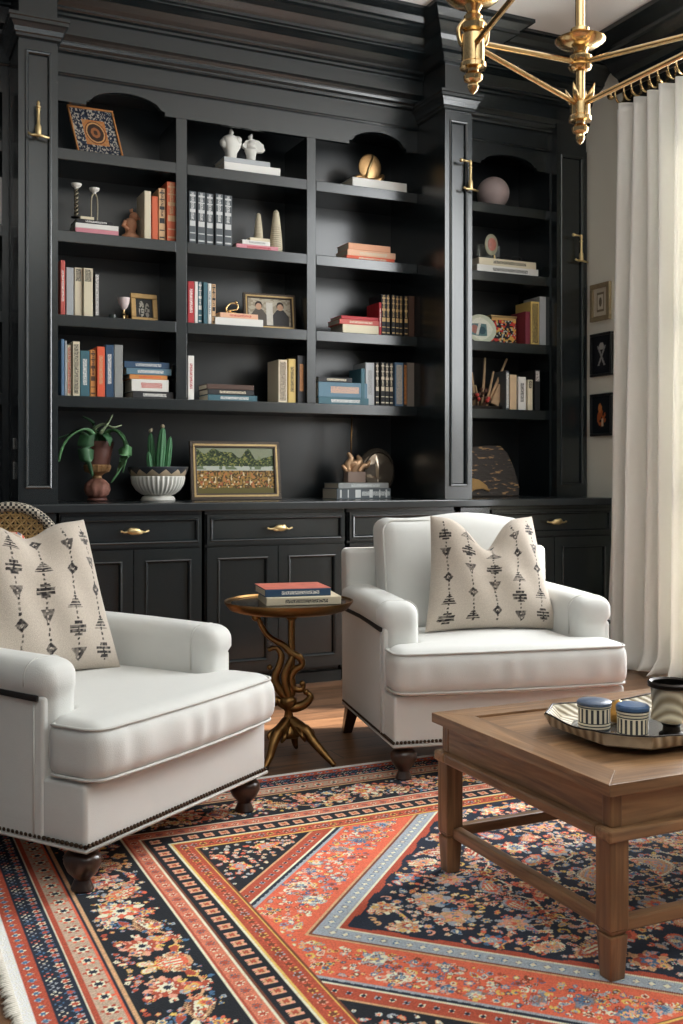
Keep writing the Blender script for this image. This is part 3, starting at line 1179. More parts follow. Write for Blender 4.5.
C1 = Matrix.Rotation(R(-12), 4, 'Z')
pillow('beige pillow with dark tribal columns, on the armchair beside the curtain', tuple(Vector((2.215, 3.51, 0.476)) + C1 @ Vector((.052, -.06, 0))), R(-10), R(-17), .56, .460, R(1), 3)
C2 = Matrix.Rotation(R(35.6), 4, 'Z')
pillow('beige pillow with dark tribal columns, on the left armchair near the rattan chair', tuple(Vector((.607, 3.272, 0.462)) + C2 @ Vector((-.05, .06, 0))), R(35.6 - 14), R(-17), .56, .50, R(2), 5, chop=.05)

# ================================================================ COFFEE TABLE
OAK_X = wood('brown_oak_x', srgb(92, 64, 43), srgb(172, 132, 94), 'x', 0.36, 5, .15)
OAK_Y = wood('brown_oak_y', srgb(92, 64, 43), srgb(172, 132, 94), 'y', 0.36, 5, .15)
OAK_Z = wood('brown_oak_z', srgb(88, 61, 40), srgb(160, 120, 82), 'z', 0.38, 5, .1)
tx0, tx1, ty0, ty1, tz = 1.432, 2.72, 1.748, 2.49, .433
g = 0.0095
ct = thing('coffee_table', ((tx0 + tx1) / 2, (ty0 + ty1) / 2, g), 'rectangular brown oak coffee table with stretchers standing on the rug', 'coffee table')
fw = .085
top = MB()


def mitre(mb, p0, p1, p2, p3, za, zb):
    mb.prism([p0, p1, p2, p3], za, zb, 'z')


o0, o1 = (tx0, ty0), (tx1, ty0)
o2, o3 = (tx1, ty1), (tx0, ty1)
i0, i1 = (tx0 + fw, ty0 + fw), (tx1 - fw, ty0 + fw)
i2, i3 = (tx1 - fw, ty1 - fw), (tx0 + fw, ty1 - fw)
for (a, b, c_, d_, m_) in ((o0, o1, i1, i0, OAK_X), (o1, o2, i2, i1, OAK_Y), (o2, o3, i3, i2, OAK_X), (o3, o0, i0, i3, OAK_Y)):
    MB().prism([a, b, c_, d_], tz - .026, tz, 'z').build('top_rail', m_, ct, world=True, bevel=.0012)
MB().box(tx0 + fw + .001, ty0 + fw + .001, tz - .024, tx1 - fw - .001, ty1 - fw - .001, tz - .006).build('top_panel', OAK_X, ct, world=True, bevel=.002)
ap = .022
for nm, bx, m_ in (('apron', (tx0 + ap, ty0 + ap, tx1 - ap, ty0 + ap + .022), OAK_X), ('apron', (tx0 + ap, ty1 - ap - .022, tx1 - ap, ty1 - ap), OAK_X), ('apron', (tx0 + ap, ty0 + ap + .022, tx0 + ap + .022, ty1 - ap - .022), OAK_Y), ('apron', (tx1 - ap - .022, ty0 + ap + .022, tx1 - ap, ty1 - ap - .022), OAK_Y)):
    MB().box(bx[0], bx[1], tz - .099, bx[2], bx[3], tz - .026).build(nm, m_, ct, world=True)
# moulded ledge under the apron
lz0, lz1 = tz - .127, tz - .0995
for (a, b, c_, d_) in ((tx0 + .004, ty0 + .004, tx1 - .004, ty0 + .056), (tx0 + .004, ty1 - .056, tx1 - .004, ty1 - .004)):
    MB().box(a, b, lz0, c_, d_, lz1).build('ledge', OAK_X, ct, world=True, bevel=.006)
for (a, b, c_, d_) in ((tx0 + .004, ty0 + .0565, tx0 + .056, ty1 - .0565), (tx1 - .056, ty0 + .0565, tx1 - .004, ty1 - .0565)):
    MB().box(a, b, lz0, c_, d_, lz1).build('ledge', OAK_Y, ct, world=True, bevel=.006)
lw = .050
for (x, y) in ((tx0 + .012, ty0 + .012), (tx1 - .012 - lw, ty0 + .012), (tx0 + .012, ty1 - .012 - lw), (tx1 - .012 - lw, ty1 - .012 - lw)):
    m_ = MB()
    m_.box(x, y, g + .108, x + lw, y + lw, lz0 + .001)
    k = .006
    vs = []
    for (q, z) in ((k, g), (.001, g + .096)):
        vs += [(x + q, y + q, z), (x + lw - q, y + q, z), (x + lw - q, y + lw - q, z), (x + q, y + lw - q, z)]
    m_.add(vs, [(0, 3, 2, 1), (4, 5, 6, 7), (0, 1, 5, 4), (1, 2, 6, 5), (2, 3, 7, 6), (3, 0, 4, 7)])
    vs = []
    for (q, z) in ((.006, g + .096), (.0, g + .108)):
        vs += [(x + q, y + q, z), (x + lw - q, y + q, z), (x + lw - q, y + lw - q, z), (x + q, y + lw - q, z)]
    m_.add(vs, [(0, 3, 2, 1), (4, 5, 6, 7), (0, 1, 5, 4), (1, 2, 6, 5), (2, 3, 7, 6), (3, 0, 4, 7)])
    m_.box(x + .008, y + .008, tz - .099, x + lw - .012, y + lw - .012, tz - .0265)
    m_.build('leg', OAK_Z, ct, world=True, bevel=.003)
za, zb = g + .094, g + .124
MB().box(tx0 + .012 + lw, ty0 + .028, za, tx1 - .012 - lw, ty0 + .056, zb).build('stretcher', OAK_X, ct, world=True, bevel=.005)
MB().box(tx0 + .012 + lw, ty1 - .056, za, tx1 - .012 - lw, ty1 - .028, zb).build('stretcher', OAK_X, ct, world=True, bevel=.005)
MB().box(tx0 + .028, ty0 + .012 + lw, za, tx0 + .056, ty1 - .012 - lw, zb).build('stretcher', OAK_Y, ct, world=True, bevel=.005)
MB().box(tx1 - .056, ty0 + .012 + lw, za, tx1 - .028, ty1 - .012 - lw, zb).build('stretcher', OAK_Y, ct, world=True, bevel=.005)

# ---- tray with flared, curved sides
BONE = NT('ribbed_bone')
tc = BONE.n('ShaderNodeTexCoord')
wv = BONE.n('ShaderNodeTexWave')
wv.inputs['Scale'].default_value = 22
wv.inputs['Distortion'].default_value = 1.5
wv.inputs['Detail'].default_value = 2
wv.bands_direction = 'DIAGONAL'
BONE.l(tc.outputs['Object'], wv.inputs['Vector'])
BONE.l(BONE.mix(wv.outputs['Fac'], srgb(150, 134, 108), srgb(226, 216, 192)), BONE.b.inputs['Base Color'])
BONE.b.inputs['Roughness'].default_value = .45
BONE.bump(wv.outputs['Fac'], .3)
BONE = BONE.m
tr = thing('serving_tray', (1.86, 2.075, tz), 'octagonal tray with ribbed cream flared sides and dark rim on the coffee table', 'tray')


def oct_(hx, hy, c, z):
    return [(-hx + c, -hy, z), (hx - c, -hy, z), (hx, -hy + c, z), (hx, hy - c, z), (hx - c, hy, z), (-hx + c, hy, z), (-hx, hy - c, z), (-hx, -hy + c, z)]


def tray_ring(hx, hy, c, z, dip):
    b = oct_(hx, hy, c, z)
    out = []
    for i in range(8):
        a, d = Vector(b[i]), Vector(b[(i + 1) % 8])
        for k in range(8):
            t = k / 8
            p = a.lerp(d, t)
            if dip: p.z -= dip * math.sin(PI * t) ** 2 * (1 if (d - a).length > .15 else .2)
            out.append(tuple(p))
    return out


m_ = MB()
rings = [tray_ring(.232, .150, .07, .001, 0), tray_ring(.262, .180, .075, .014, 0), tray_ring(.275, .195, .08, .044, .010), tray_ring(.268, .188, .08, .044, .010), tray_ring(.252, .170, .074, .016, 0), tray_ring(.228, .146, .07, .008, 0)]
n = 64
vs = [p for rr in rings for p in rr]
fs = [(i * n + k, i * n + (k + 1) % n, (i + 1) * n + (k + 1) % n, (i + 1) * n + k) for i in range(5) for k in range(n)]
fs.append(tuple(range(n - 1, -1, -1)))
m_.add(vs, fs)
m_.build('sides', BONE, tr, smooth='auto')
MB().prism([(p[0], p[1]) for p in tray_ring(.2275, .1455, .07, 0, 0)], .006, .0085, 'z').build('base', mat('mirror_slate', srgb(120, 124, 126), .12, .7), tr)
m_ = MB()
m_.tube(tray_ring(.2715, .1915, .08, .0445, .010), .0032, 6, closed=True)
m_.build('rim', DARKM, tr, smooth=True)


def pot_mat(name, base, ink, sc, bands=True):
    k = NT(name)
    tc = k.n('ShaderNodeTexCoord')
    sp = k.n('ShaderNodeSeparateXYZ')
    k.l(tc.outputs['Object'], sp.inputs[0])
    ang = k.math('ARCTAN2', sp.outputs[1], sp.outputs[0])
    a = k.math('GREATER_THAN', k.math('SINE', k.math('MULTIPLY', ang, sc)), .1)
    zz = sp.outputs[2]
    mid = k.math('MULTIPLY', k.math('GREATER_THAN', zz, .018), k.math('LESS_THAN', zz, .052))
    st = k.math('GREATER_THAN', k.math('SINE', k.math('MULTIPLY', zz, 820)), .35)
    f = k.math('MAXIMUM', k.math('MULTIPLY', a, mid), k.math('MULTIPLY', st, k.math('SUBTRACT', 1.0, mid)))
    k.l(k.mix(f, base, ink), k.b.inputs['Base Color'])
    k.b.inputs['Roughness'].default_value = .4
    return k.m


POT1 = pot_mat('cream_navy_glaze', srgb(222, 212, 190), srgb(38, 40, 48), 18)
LIDB = mat('blue_glaze', srgb(66, 96, 134), .35, var=.35, vs=80)
LIDN = mat('slate_blue_glaze', srgb(84, 98, 120), .35, var=.35, vs=80)


def canister(label, x, y, lid, r_=.038, h=.072):
    t = thing('canister', (x, y, tz + .0087), label, 'canister', 'patterned canisters on the tray')
    MB().lathe([(r_ * .9, 0), (r_, .004), (r_, h * .74), (r_ * 1.06, h * .76), (r_ * 1.06, h * .83), (r_, h * .85)], (0, 0, 0), 32).build('body', POT1, t, smooth='auto')
    MB().lathe([(r_ * 1.0, h * .853), (r_ * 1.08, h * .86), (r_ * 1.08, h * .95), (r_ * .98, h), (r_ * .4, h * 1.02), (.001, h * 1.02)], (0, 0, 0), 32).build('lid', lid, t, smooth='auto')
    return t


canister('black and cream striped canister with slate lid, nearer the tray left tip', 1.70, 2.135, LIDN, .040, .070)
canister('black and cream banded canister with bright blue lid in the middle of the tray', 1.712, 2.005, LIDB, .037, .084)
t = thing('footed_bowl', (1.82, 1.99, tz + .0087), 'cream striped footed pot with dark rim on black foot at the right picture edge', 'bowl')
MB().lathe([(.030, 0), (.030, .006), (.022, .012), (.020, .024), (.026, .032)], (0, 0, 0), 24).build('foot', DARKM, t, smooth='auto')
MB().lathe([(.026, .0325), (.050, .042), (.046, .07), (.050, .118), (.046, .118), (.042, .07)], (0, 0, 0), 32).build('body', BONE, t, smooth='auto')
MB().lathe([(.0505, .1185), (.058, .122), (.058, .130), (.052, .134), (.046, .130), (.046, .1185)], (0, 0, 0), 32).build('rim', DARKM, t, smooth='auto')
t = thing('sea_shell', (1.79, 2.15, tz + .0087), 'small gold shell ornament behind the blue-lidded canister', 'ornament')
MB().lathe([(.004, 0), (.022, .004), (.030, .018), (.028, .036), (.018, .05), (.006, .058), (.001, .06)], (0, 0, 0), 24, rib=.08, nrib=8).build('shell', mat('gold_glaze', srgb(196, 148, 78), .3, .6), t, smooth=True)

# ================================================================ ROUND SIDE TABLE
sx, sy = 1.500, 3.690
st = thing('side_table', (sx, sy, 0), 'round bronze pedestal side table with scrolled branch stem between the armchairs', 'side table')
MB().lathe([(.10, .566), (.20, .567), (.222, .574), (.232, .584), (.236, .590), (.243, .598), (.244, .606), (.240, .607), (.236, .600), (.225, .5975), (.02, .5975), (.001, .5975)], (0, 0, 0), 56).build('top', BRASSD, st, smooth='auto')
MB().lathe([(.218, .598), (.218, .5995), (.001, .5996)], (0, 0, 0), 48).build('top_inlay', mat('dark_lacquer', srgb(30, 24, 20), .15), st, smooth='auto')
c_ = MB()
c_.lathe([(.012, .24), (.016, .25), (.016, .30), (.013, .31), (.013, .53), (.020, .535), (.026, .555), (.03, .5655)], (.012, 0, 0), 16)
c_.build('column', BRASSD, st, smooth='auto')
# direction to the right seen from the camera side
ux = Vector((.906, -.423, 0))


def P2(a, z, d=0.0):
    return tuple(ux * a + Vector((.423, .906, 0)) * d + Vector((0, 0, z)))


def scroll(pts, rads, n=6):
    """smooth a polyline (Catmull-Rom)"""
    P = [Vector(p) for p in pts]
    out = []
    rr = []
    for i in range(len(P) - 1):
        p0, p1, p2, p3 = P[max(0, i - 1)], P[i], P[i + 1], P[min(len(P) - 1, i + 2)]
        for k in range(n):
            t = k / n
            out.append(.5 * ((2 * p1) + (p2 - p0) * t + (2 * p0 - 5 * p1 + 4 * p2 - p3) * t * t + (3 * p1 - p0 - 3 * p2 + p3) * t ** 3))
            rr.append(rads[i] * (1 - t) + rads[i + 1] * t)
    out.append(P[-1])
    rr.append(rads[-1])
    return out, rr


b_ = MB()
for pts, rad in (
    ([P2(-.118, .545), P2(-.098, .50), P2(-.070, .465), P2(-.02, .435), P2(.012, .405), P2(.042, .388), P2(.050, .36), P2(.022, .34), P2(.008, .305), P2(.022, .272), P2(.050, .268), P2(.056, .288)], [.009, .010, .011, .013, .015, .014, .012, .014, .014, .013, .011, .008]),
    ([P2(-.05, .43), P2(-.028, .40), P2(-.034, .36), P2(-.05, .32), P2(-.045, .285), P2(-.02, .25), P2(.0, .225)], [.008, .012, .014, .016, .018, .018, .016]),
    ([P2(-.05, .232), P2(-.02, .212), P2(.02, .200), P2(.06, .212), P2(.082, .238), P2(.070, .256)], [.014, .018, .020, .017, .014, .009]),
    ([P2(.016, .40), P2(.0, .36, -.01), P2(-.014, .32, -.012), P2(-.008, .27, -.012), P2(.01, .22)], [.010, .014, .015, .014, .014]),
    ([P2(-.118, .545), P2(-.108, .568)], [.008, .009]),
    ([P2(-.078, .418), P2(-.055, .425), P2(-.035, .42)], [.009, .009, .008]),
):
    a, q = scroll(pts, rad)
    b_.tube(a, q, 12)
b_.sph(P2(-.125, .542), .016, 12, 8)
b_.sph(P2(-.072, .352), .011, 12, 8)
b_.sph(P2(-.05, .225), .020, 12, 8)
b_.sph(P2(.052, .290), .012, 12, 8)
b_.sph(P2(.066, .258), .012, 12, 8)
b_.build('branch_scroll', BRASSD, st, smooth=True)
h_ = MB()
h_.lathe([(.012, .25), (.030, .235), (.034, .222), (.022, .20), (.015, .185), (.018, .165), (.030, .14), (.048, .115), (.052, .10), (.036, .088), (.01, .085)], (0, 0, 0), 18, rib=.08, nrib=6)
h_.build('hub', BRASSD, st, smooth=True)
for ft, off in (((1.612, 3.515), 0), ((1.362, 3.585), 1), ((1.585, 3.82), 2)):
    d = Vector((ft[0] - sx, ft[1] - sy, 0))
    dn = d.normalized()
    pts = [dn * .012 + Vector((0, 0, .150)), dn * .05 + Vector((0, 0, .128)), dn * .082 + Vector((0, 0, .118)), dn * .11 + Vector((0, 0, .088)), d * .78 + Vector((0, 0, .045)), d + Vector((0, 0, .009))]
    a, q = scroll([tuple(p) for p in pts], [.022, .026, .022, .018, .014, .009])
    lg = MB().tube(a, q, 12)
    side_ = Vector((-dn.y, dn.x, 0))
    for s_ in (-1, 1):
        a, q = scroll([tuple(dn * .05 + side_ * .02 * s_ + Vector((0, 0, .13))), tuple(dn * .085 + side_ * .034 * s_ + Vector((0, 0, .11))), tuple(dn * .09 + side_ * .022 * s_ + Vector((0, 0, .09)))], [.010, .009, .006])
        lg.tube(a, q, 8)
    lg.build('leg', BRASSD, st, smooth=True)

# ================================================================ RATTAN CHAIR behind the left armchair
RAT = mat('honey_rattan', srgb(168, 136, 86), .6, var=.25, vs=50, bump=.2)
BWR = NT('black_white_wrap')
tc = BWR.n('ShaderNodeTexCoord')
ck = BWR.n('ShaderNodeTexChecker')
ck.inputs['Scale'].default_value = 95
ck.inputs['Color1'].default_value = srgb(28, 26, 26)
ck.inputs['Color2'].default_value = srgb(200, 190, 172)
BWR.l(tc.outputs['Object'], ck.inputs['Vector'])
BWR.l(ck.outputs[0], BWR.b.inputs['Base Color'])
BWR.b.inputs['Roughness'].default_value = .6
BWR = BWR.m
rc = thing('rattan_chair', (.53, 4.17, -0.0), 'round-backed rattan chair with black and white wrapped rim behind the left pillow', 'chair', rz=R(-14))
bk = MB()
rimz, rx_, rz_ = .755, .195, .20
rim = []
for i in range(48):
    a = 2 * PI * i / 48
    rim.append((rx_ * math.cos(a), .12 + .03 * math.sin(a), rimz + rz_ * math.sin(a)))
bk.tube(rim, .020, 10, flat=1.0, closed=True)
bko = bk.build('back_rim', BWR, rc, smooth=True)
wv_ = MB()
for i in range(-9, 10):
    q = i / 9.6
    L_ = math.sqrt(1 - q * q)
    for (dx, dz) in ((1, 0), (0, 1)):
        pts = []
        for k in range(13):
            t = (k / 12 * 2 - 1) * L_
            x_, z_ = (t, q) if dx else (q, t)
            pts.append((x_ * rx_, .12 + .03 * z_ + .0035 * math.sin(k * PI + i * PI) + .02 * (1 - x_ * x_ - z_ * z_), rimz + z_ * rz_))
        wv_.tube(pts, .0052, 5)
for i in range(-6, 7):
    for s_ in (-1, 1):
        q = i / 6.6
        L_ = math.sqrt(1 - q * q)
        p = []
        for t in (-L_, 0, L_):
            x_, z_ = (t + s_ * q) / math.sqrt(2) * s_, (t - s_ * q) / math.sqrt(2)
            p.append((x_ * rx_, .117 + .03 * z_ + .02 * (1 - min(1, x_ * x_ + z_ * z_)), rimz + z_ * rz_))
        wv_.tube(p, .0035, 5)
wv_.build('cane_weave', RAT, bko, smooth=True)
MB().rbox(-.23, -.30, .41, .23, .14, .45, .018, (4, 4, 2)).build('seat', RAT, rc, smooth=True)
for (x_, y_) in ((-.2, -.27), (.2, -.27), (-.19, .11), (.19, .11)):
    MB().tube([(x_ * 1.08, y_ * 1.08, 0), (x_, y_, .415)], [.014, .017], 10).build('leg', RAT, rc, smooth=True)
for s_ in (-1, 1):
    MB().tube([(s_ * .17, .12, .44), (s_ * .175, .12, .64)], .014, 10).build('back_post', RAT, rc, smooth=True)

# patterned pillow on the rattan chair
KN = NT('multicolour_knit')
tc = KN.n('ShaderNodeTexCoord')
vo = KN.n('ShaderNodeTexVoronoi')
vo.inputs['Scale'].default_value = 70
KN.l(tc.outputs['Object'], vo.inputs['Vector'])
rp = KN.n('ShaderNodeValToRGB')
rp.color_ramp.interpolation = 'CONSTANT'
for p_, c in ((.0, (196, 176, 158)), (.35, (160, 120, 110)), (.5, (206, 196, 180)), (.7, (110, 116, 136)), (.85, (206, 96, 74))):
    el = rp.color_ramp.elements.new(p_)
    el.color = srgb(*c)
sx_ = KN.n('ShaderNodeSeparateColor')
KN.l(vo.outputs['Color'], sx_.inputs[0])
KN.l(sx_.outputs[0], rp.inputs[0])
KN.l(rp.outputs[0], KN.b.inputs['Base Color'])
KN.b.inputs['Roughness'].default_value = .95
kp = MB().rbox(-.20, -.06, 0, .20, .06, .40, .055, (8, 3, 8), lambda x, y, z: (x * (1 - .10 * (1 - ((z - .2) / .2) ** 2)), y * (1.2 - .9 * abs(x / .2) ** 2) + (z) * .22, z))
tag(kp.build('throw_pillow', KN.m, None, smooth=True), 'multicoloured knitted pillow at the left picture edge on the rattan chair', 'pillow')
kpo = COL.objects[-1]
kpo.location = (.405, 4.12, .462)
kpo.rotation_euler = (0, 0, R(-10))

# ================================================================ CURTAIN, ROD, RINGS
def curtain():
    r = thing('curtain', (3.955, 4.3, 0.0), 'floor-length ivory pleated curtain hanging along the right wall', 'curtain')
    ny_, nz_ = 260, 60
    ya, yb = 4.755, 3.85

    def P(U, V):
        z = 0.004 + V * 3.155
        y = ya + (yb - ya) * U
        ph = U * 2 * PI * 8.05
        low = 1 - V
        y = y + .085 * low * np.clip(1 - U * 3, 0, 1) + .02 * np.sin(ph * .5 + 1) * low
        amp = .046 + .022 * low
        x = amp * np.sin(ph + .5 * np.sin(V * 3 + U * 9)) + .008 * np.sin(ph * .37 + V * 2.5) * (1 + low) + .010 * np.sin(2 * ph + 1) * low
        # puddled hem
        hem = np.clip(1 - V / .035, 0, 1)
        x = x - .055 * hem ** 1.5 * (1 + .4 * np.sin(ph * .6))
        x = x - .015
        z = z + .012 * hem * (np.sin(ph * .8) + 1)
        return x, y - 4.3, z

    def col(U, V):
        return np.zeros(U.shape + (3,)) + lin(232, 224, 211)
    m = NT('ivory_curtain_linen')
    tc = m.n('ShaderNodeTexCoord')
    nz = m.n('ShaderNodeTexNoise')
    nz.inputs['Scale'].default_value = 400
    m.l(tc.outputs['Object'], nz.inputs['Vector'])
    m.bump(nz.outputs['Fac'], .08)
    m.b.inputs['Base Color'].default_value = srgb(246, 244, 238)
    m.b.inputs['Roughness'].default_value = .9
    tl = m.n('ShaderNodeBsdfTranslucent')
    tl.inputs[0].default_value = srgb(232, 232, 226)
    mx = m.n('ShaderNodeMixShader')
    mx.inputs[0].default_value = .20
    out = m.t.nodes['Material Output']
    m.l(m.b.outputs[0], mx.inputs[1])
    m.l(tl.outputs[0], mx.inputs[2])
    m.l(mx.outputs[0], out.inputs[0])
    vgrid('drape', ny_, nz_, P, col, m.m, r, thick=.004)
    return r


curtain()
rod = thing('curtain_rod', (3.955, 3.8, 3.262), 'dark metal curtain rod along the right wall carrying gold rings', 'curtain rod')
m_ = MB()
m_.tube([(3.955, .3, 3.262), (3.955, 4.80, 3.262)], .014, 14)
m_.build('rod', DARKM, rod, world=True, smooth='auto')
MB().sph((3.955, 4.815, 3.262), .026, 14, 10).build('finial', BRASS, rod, world=True, smooth=True)
for yy in (2.6, 4.0):
    MB().box(3.95, yy, 3.255, 4.0995, yy + .02, 3.27).build('bracket', DARKM, rod, world=True)
ringm = MB()
pts = []
for i in range(28):
    a = 2 * PI * i / 28
    pts.append((.042 * math.cos(a), 0, .042 * math.sin(a)))
ringm.tube(pts, .0070, 8, closed=True)
ring = None
names_ = ['first gold ring from the left end of the curtain rod', 'second gold ring from the left on the rod', 'third gold ring from the left on the rod', 'fourth gold ring from the left on the rod', 'fifth gold ring from the left on the rod', 'sixth gold ring from the left on the rod', 'seventh gold ring from the left on the rod', 'eighth gold ring from the left on the rod, at the picture edge']
for k in range(8):
    loc = (3.955, 4.74 - k * .070, 3.235)
    if ring is None:
        o = ringm.build('curtain_ring', BRASS, None, smooth=True)
        ring = o
    else:
        o = ring.copy()
        COL.objects.link(o)
    o.location = loc
    o.rotation_euler = (0, 0, R(14 + 5 * math.sin(k * 2.3)))
    tag(o, names_[k], 'curtain ring', 'gold rings on the curtain rod')

# ================================================================ CHANDELIER
ch = thing('chandelier', (1.4335, 1.794, 2.75), 'polished brass open-frame chandelier hanging at the top right', 'chandelier')
NB, NA, NC_, ND = (1.697, 2.188), (1.313, 2.09), (1.800, 1.74), (1.17, 1.40)
hubc = (1.4335, 1.794)


def cup(x, y, z, rr=.062):
    c = MB().lathe([(.012, z - .030), (.016, z - .022), (.022, z - .012), (.045, z - .006), (rr, z + .006), (rr + .002, z + .010), (rr - .004, z + .009), (.04, z + .002), (.020, z + .004), (.016, z + .02), (.014, z + .022)], (x, y, 0), 36)
    o = c.build('candle_cup', BRASS, ch, world=True, smooth='auto')
    return o


def node_body(x, y, zt, zb, rr=.028):
    m = MB()
    m.lathe([(rr * .55, zt), (rr * .7, zt - .004), (rr, zt - .010), (rr, zb + .016), (rr * 1.15, zb + .012), (rr * 1.15, zb + .002), (rr * .8, zb)], (x, y, 0), 28)
    m.lathe([(rr * .5, zb), (rr * .45, zb - .006), (rr * .85, zb - .016), (rr * .78, zb - .026), (rr * .4, zb - .032), (rr * .5, zb - .040), (rr * .36, zb - .050), (.002, zb - .058)], (x, y, 0), 22)
    return m.build('socket', BRASS, ch, world=True, smooth='auto')


def leaves(x, y, z):
    m = MB()
    for k in range(4):
        a = k * PI / 2 + .5
        m.tube([(x + .016 * math.cos(a), y + .016 * math.sin(a), z - .01), (x + .030 * math.cos(a), y + .030 * math.sin(a), z + .008), (x + .040 * math.cos(a), y + .040 * math.sin(a), z + .034)], [.010, .008, .001], 8)
    return m.build('leaf_collar', BRASS, ch, world=True, smooth=True)


for (x, y) in (NB, ND):
    MB().tube([(x, y, 2.02), (x, y, 2.78)], .0120, 20).build('rod', BRASS, ch, world=True, smooth='auto')
    MB().lathe([(.018, 2.118), (.026, 2.122), (.030, 2.130), (.024, 2.138), (.030, 2.146), (.030, 2.154), (.022, 2.160), (.018, 2.166)], (x, y, 0), 24).build('hub', BRASS, ch, world=True, smooth='auto')
    MB().lathe([(.018, 2.215), (.024, 2.218), (.024, 2.226), (.018, 2.23)], (x, y, 0), 24).build('collar', BRASS, ch, world=True, smooth='auto')
    cup(x, y, 2.188)
    node_body(x, y, 2.045, 1.988, .025)
    leaves(x, y, 2.045)
for (x, y) in (NA, NC_):
    cup(x, y, 2.185)
    node_body(x, y, 2.115, 2.026, .027)
    MB().lathe([(.016, 2.112), (.026, 2.118), (.028, 2.13), (.018, 2.14), (.022, 2.148), (.014, 2.158)], (x, y, 0), 24).build('hub', BRASS, ch, world=True, smooth='auto')
    m_ = MB()
    for s_ in (-1, 1):
        dx, dy = s_ * .026 * .906, -s_ * .026 * .423
        a, q = scroll([(x + dx * .6, y + dy * .6, 2.145), (x + dx * 1.25, y + dy * 1.25, 2.12), (x + dx * 1.1, y + dy * 1.1, 2.088), (x + dx * .5, y + dy * .5, 2.075)], [.005, .006, .006, .004])
        m_.tube(a, q, 8)
    m_.build('scroll_handle', BRASS, ch, world=True, smooth=True)
    MB().lathe([(.013, 2.205), (.013, 2.30), (.004, 2.301)], (x, y, 0), 20).build('candle_sleeve', mat('candle_ivory', srgb(230, 222, 200), .6) if 'candle_ivory' not in bpy.data.materials else bpy.data.materials['candle_ivory'], ch, world=True, smooth='auto')
for (a, b) in ((NB, NA), (NB, NC_)):
    MB().tube([(a[0], a[1], 2.140), (b[0], b[1], 2.090)], .0068, 14).build('upper_bar', BRASS, ch, world=True, smooth='auto')
    MB().tube([(a[0], a[1], 2.030), (b[0], b[1], 2.082)], .0068, 14).build('lower_bar', BRASS, ch, world=True, smooth='auto')
for q in (NA, NC_):
    MB().tube([(q[0], q[1], 2.080), (ND[0], ND[1], 2.10)], .0068, 14).build('upper_bar', BRASS, ch, world=True, smooth='auto')
MB().tube([(NB[0], NB[1], 2.76), (ND[0], ND[1], 2.76)], .0085, 14).build('top_bar', BRASS, ch, world=True, smooth='auto')
MB().lathe([(.014, 2.73), (.024, 2.745), (.024, 2.775), (.013, 2.79), (.013, 3.50), (.06, 3.53), (.065, 3.569)], (hubc[0], hubc[1], 0), 24).build('stem', BRASS, ch, world=True, smooth='auto')

# ================================================================ FRAMES ON THE GREY WALL
def wall_frame(y0_, y1_, z0, z1, label, fm, col, fwid=.03, tiltd=0.0):
    x = XR - .001
    r = thing('picture_frame', (x, (y0_ + y1_) / 2, z0), label, 'picture frame', 'small frames on the grey wall')
    hw, h = (y1_ - y0_) / 2, z1 - z0
    m = MB()
    for (a, b, c, d) in ((-hw, 0, hw, fwid), (-hw, h - fwid, hw, h), (-hw, fwid, -hw + fwid, h - fwid), (hw - fwid, fwid, hw, h - fwid)):
        m.box(-.022, a, b, 0, c, d)
    m.build('frame', fm, r, bevel=.003)
    vgrid('picture', 40, 40, lambda U, V: (-.010 + 0 * U, (hw - fwid * .9) * (1 - 2 * U), fwid * .9 + (h - fwid * 1.8) * V), col, PAINT, r, thick=.003)
    r.rotation_euler = (tiltd, 0, 0)
    return r


GFR = mat('weathered_gilt', srgb(150, 134, 104), .5, .3, var=.25, vs=40)
BFR = mat('black_frame', srgb(20, 20, 22), .4)


def c_mat(U, V):
    C = np.zeros(U.shape + (3,)) + lin(196, 186, 166)
    d = np.maximum(np.abs(U - .5) / .26, np.abs(V - .5) / .33)
    C = mixc(C, (d < 1), lin(120, 108, 88))
    C = mixc(C, (d < .8), lin(206, 198, 180))
    return mixc(C, np.hypot((U - .5) / .10, (V - .5) / .16) < 1, lin(110, 100, 84))


def c_cross(U, V):
    C = np.zeros(U.shape + (3,)) + lin(22, 24, 30)
    d1 = np.abs((U - .5) - (V - .45) * .7)
    d2 = np.abs((U - .5) + (V - .45) * .7)
    C = mixc(C, (np.minimum(d1, d2) < .045) & (np.abs(V - .48) < .26), lin(150, 148, 146))
    return mixc(C, np.hypot((U - .5) / .13, (V - .72) / .10) < 1, lin(170, 166, 160))


def c_fig(U, V):
    C = np.zeros(U.shape + (3,)) + lin(18, 24, 30)
    C = mixc(C, (np.hypot((U - .5) / .24, (V - .42) / .22) < 1) & (noise2(U, V, 12, 12, 5) > .35), lin(168, 88, 48))
    C = mixc(C, np.hypot((U - .42) / .10, (V - .68) / .12) < 1, lin(190, 120, 70))
    return mixc(C, (np.abs(U - .55) < .06) & (V < .4) & (V > .18), lin(200, 180, 150))


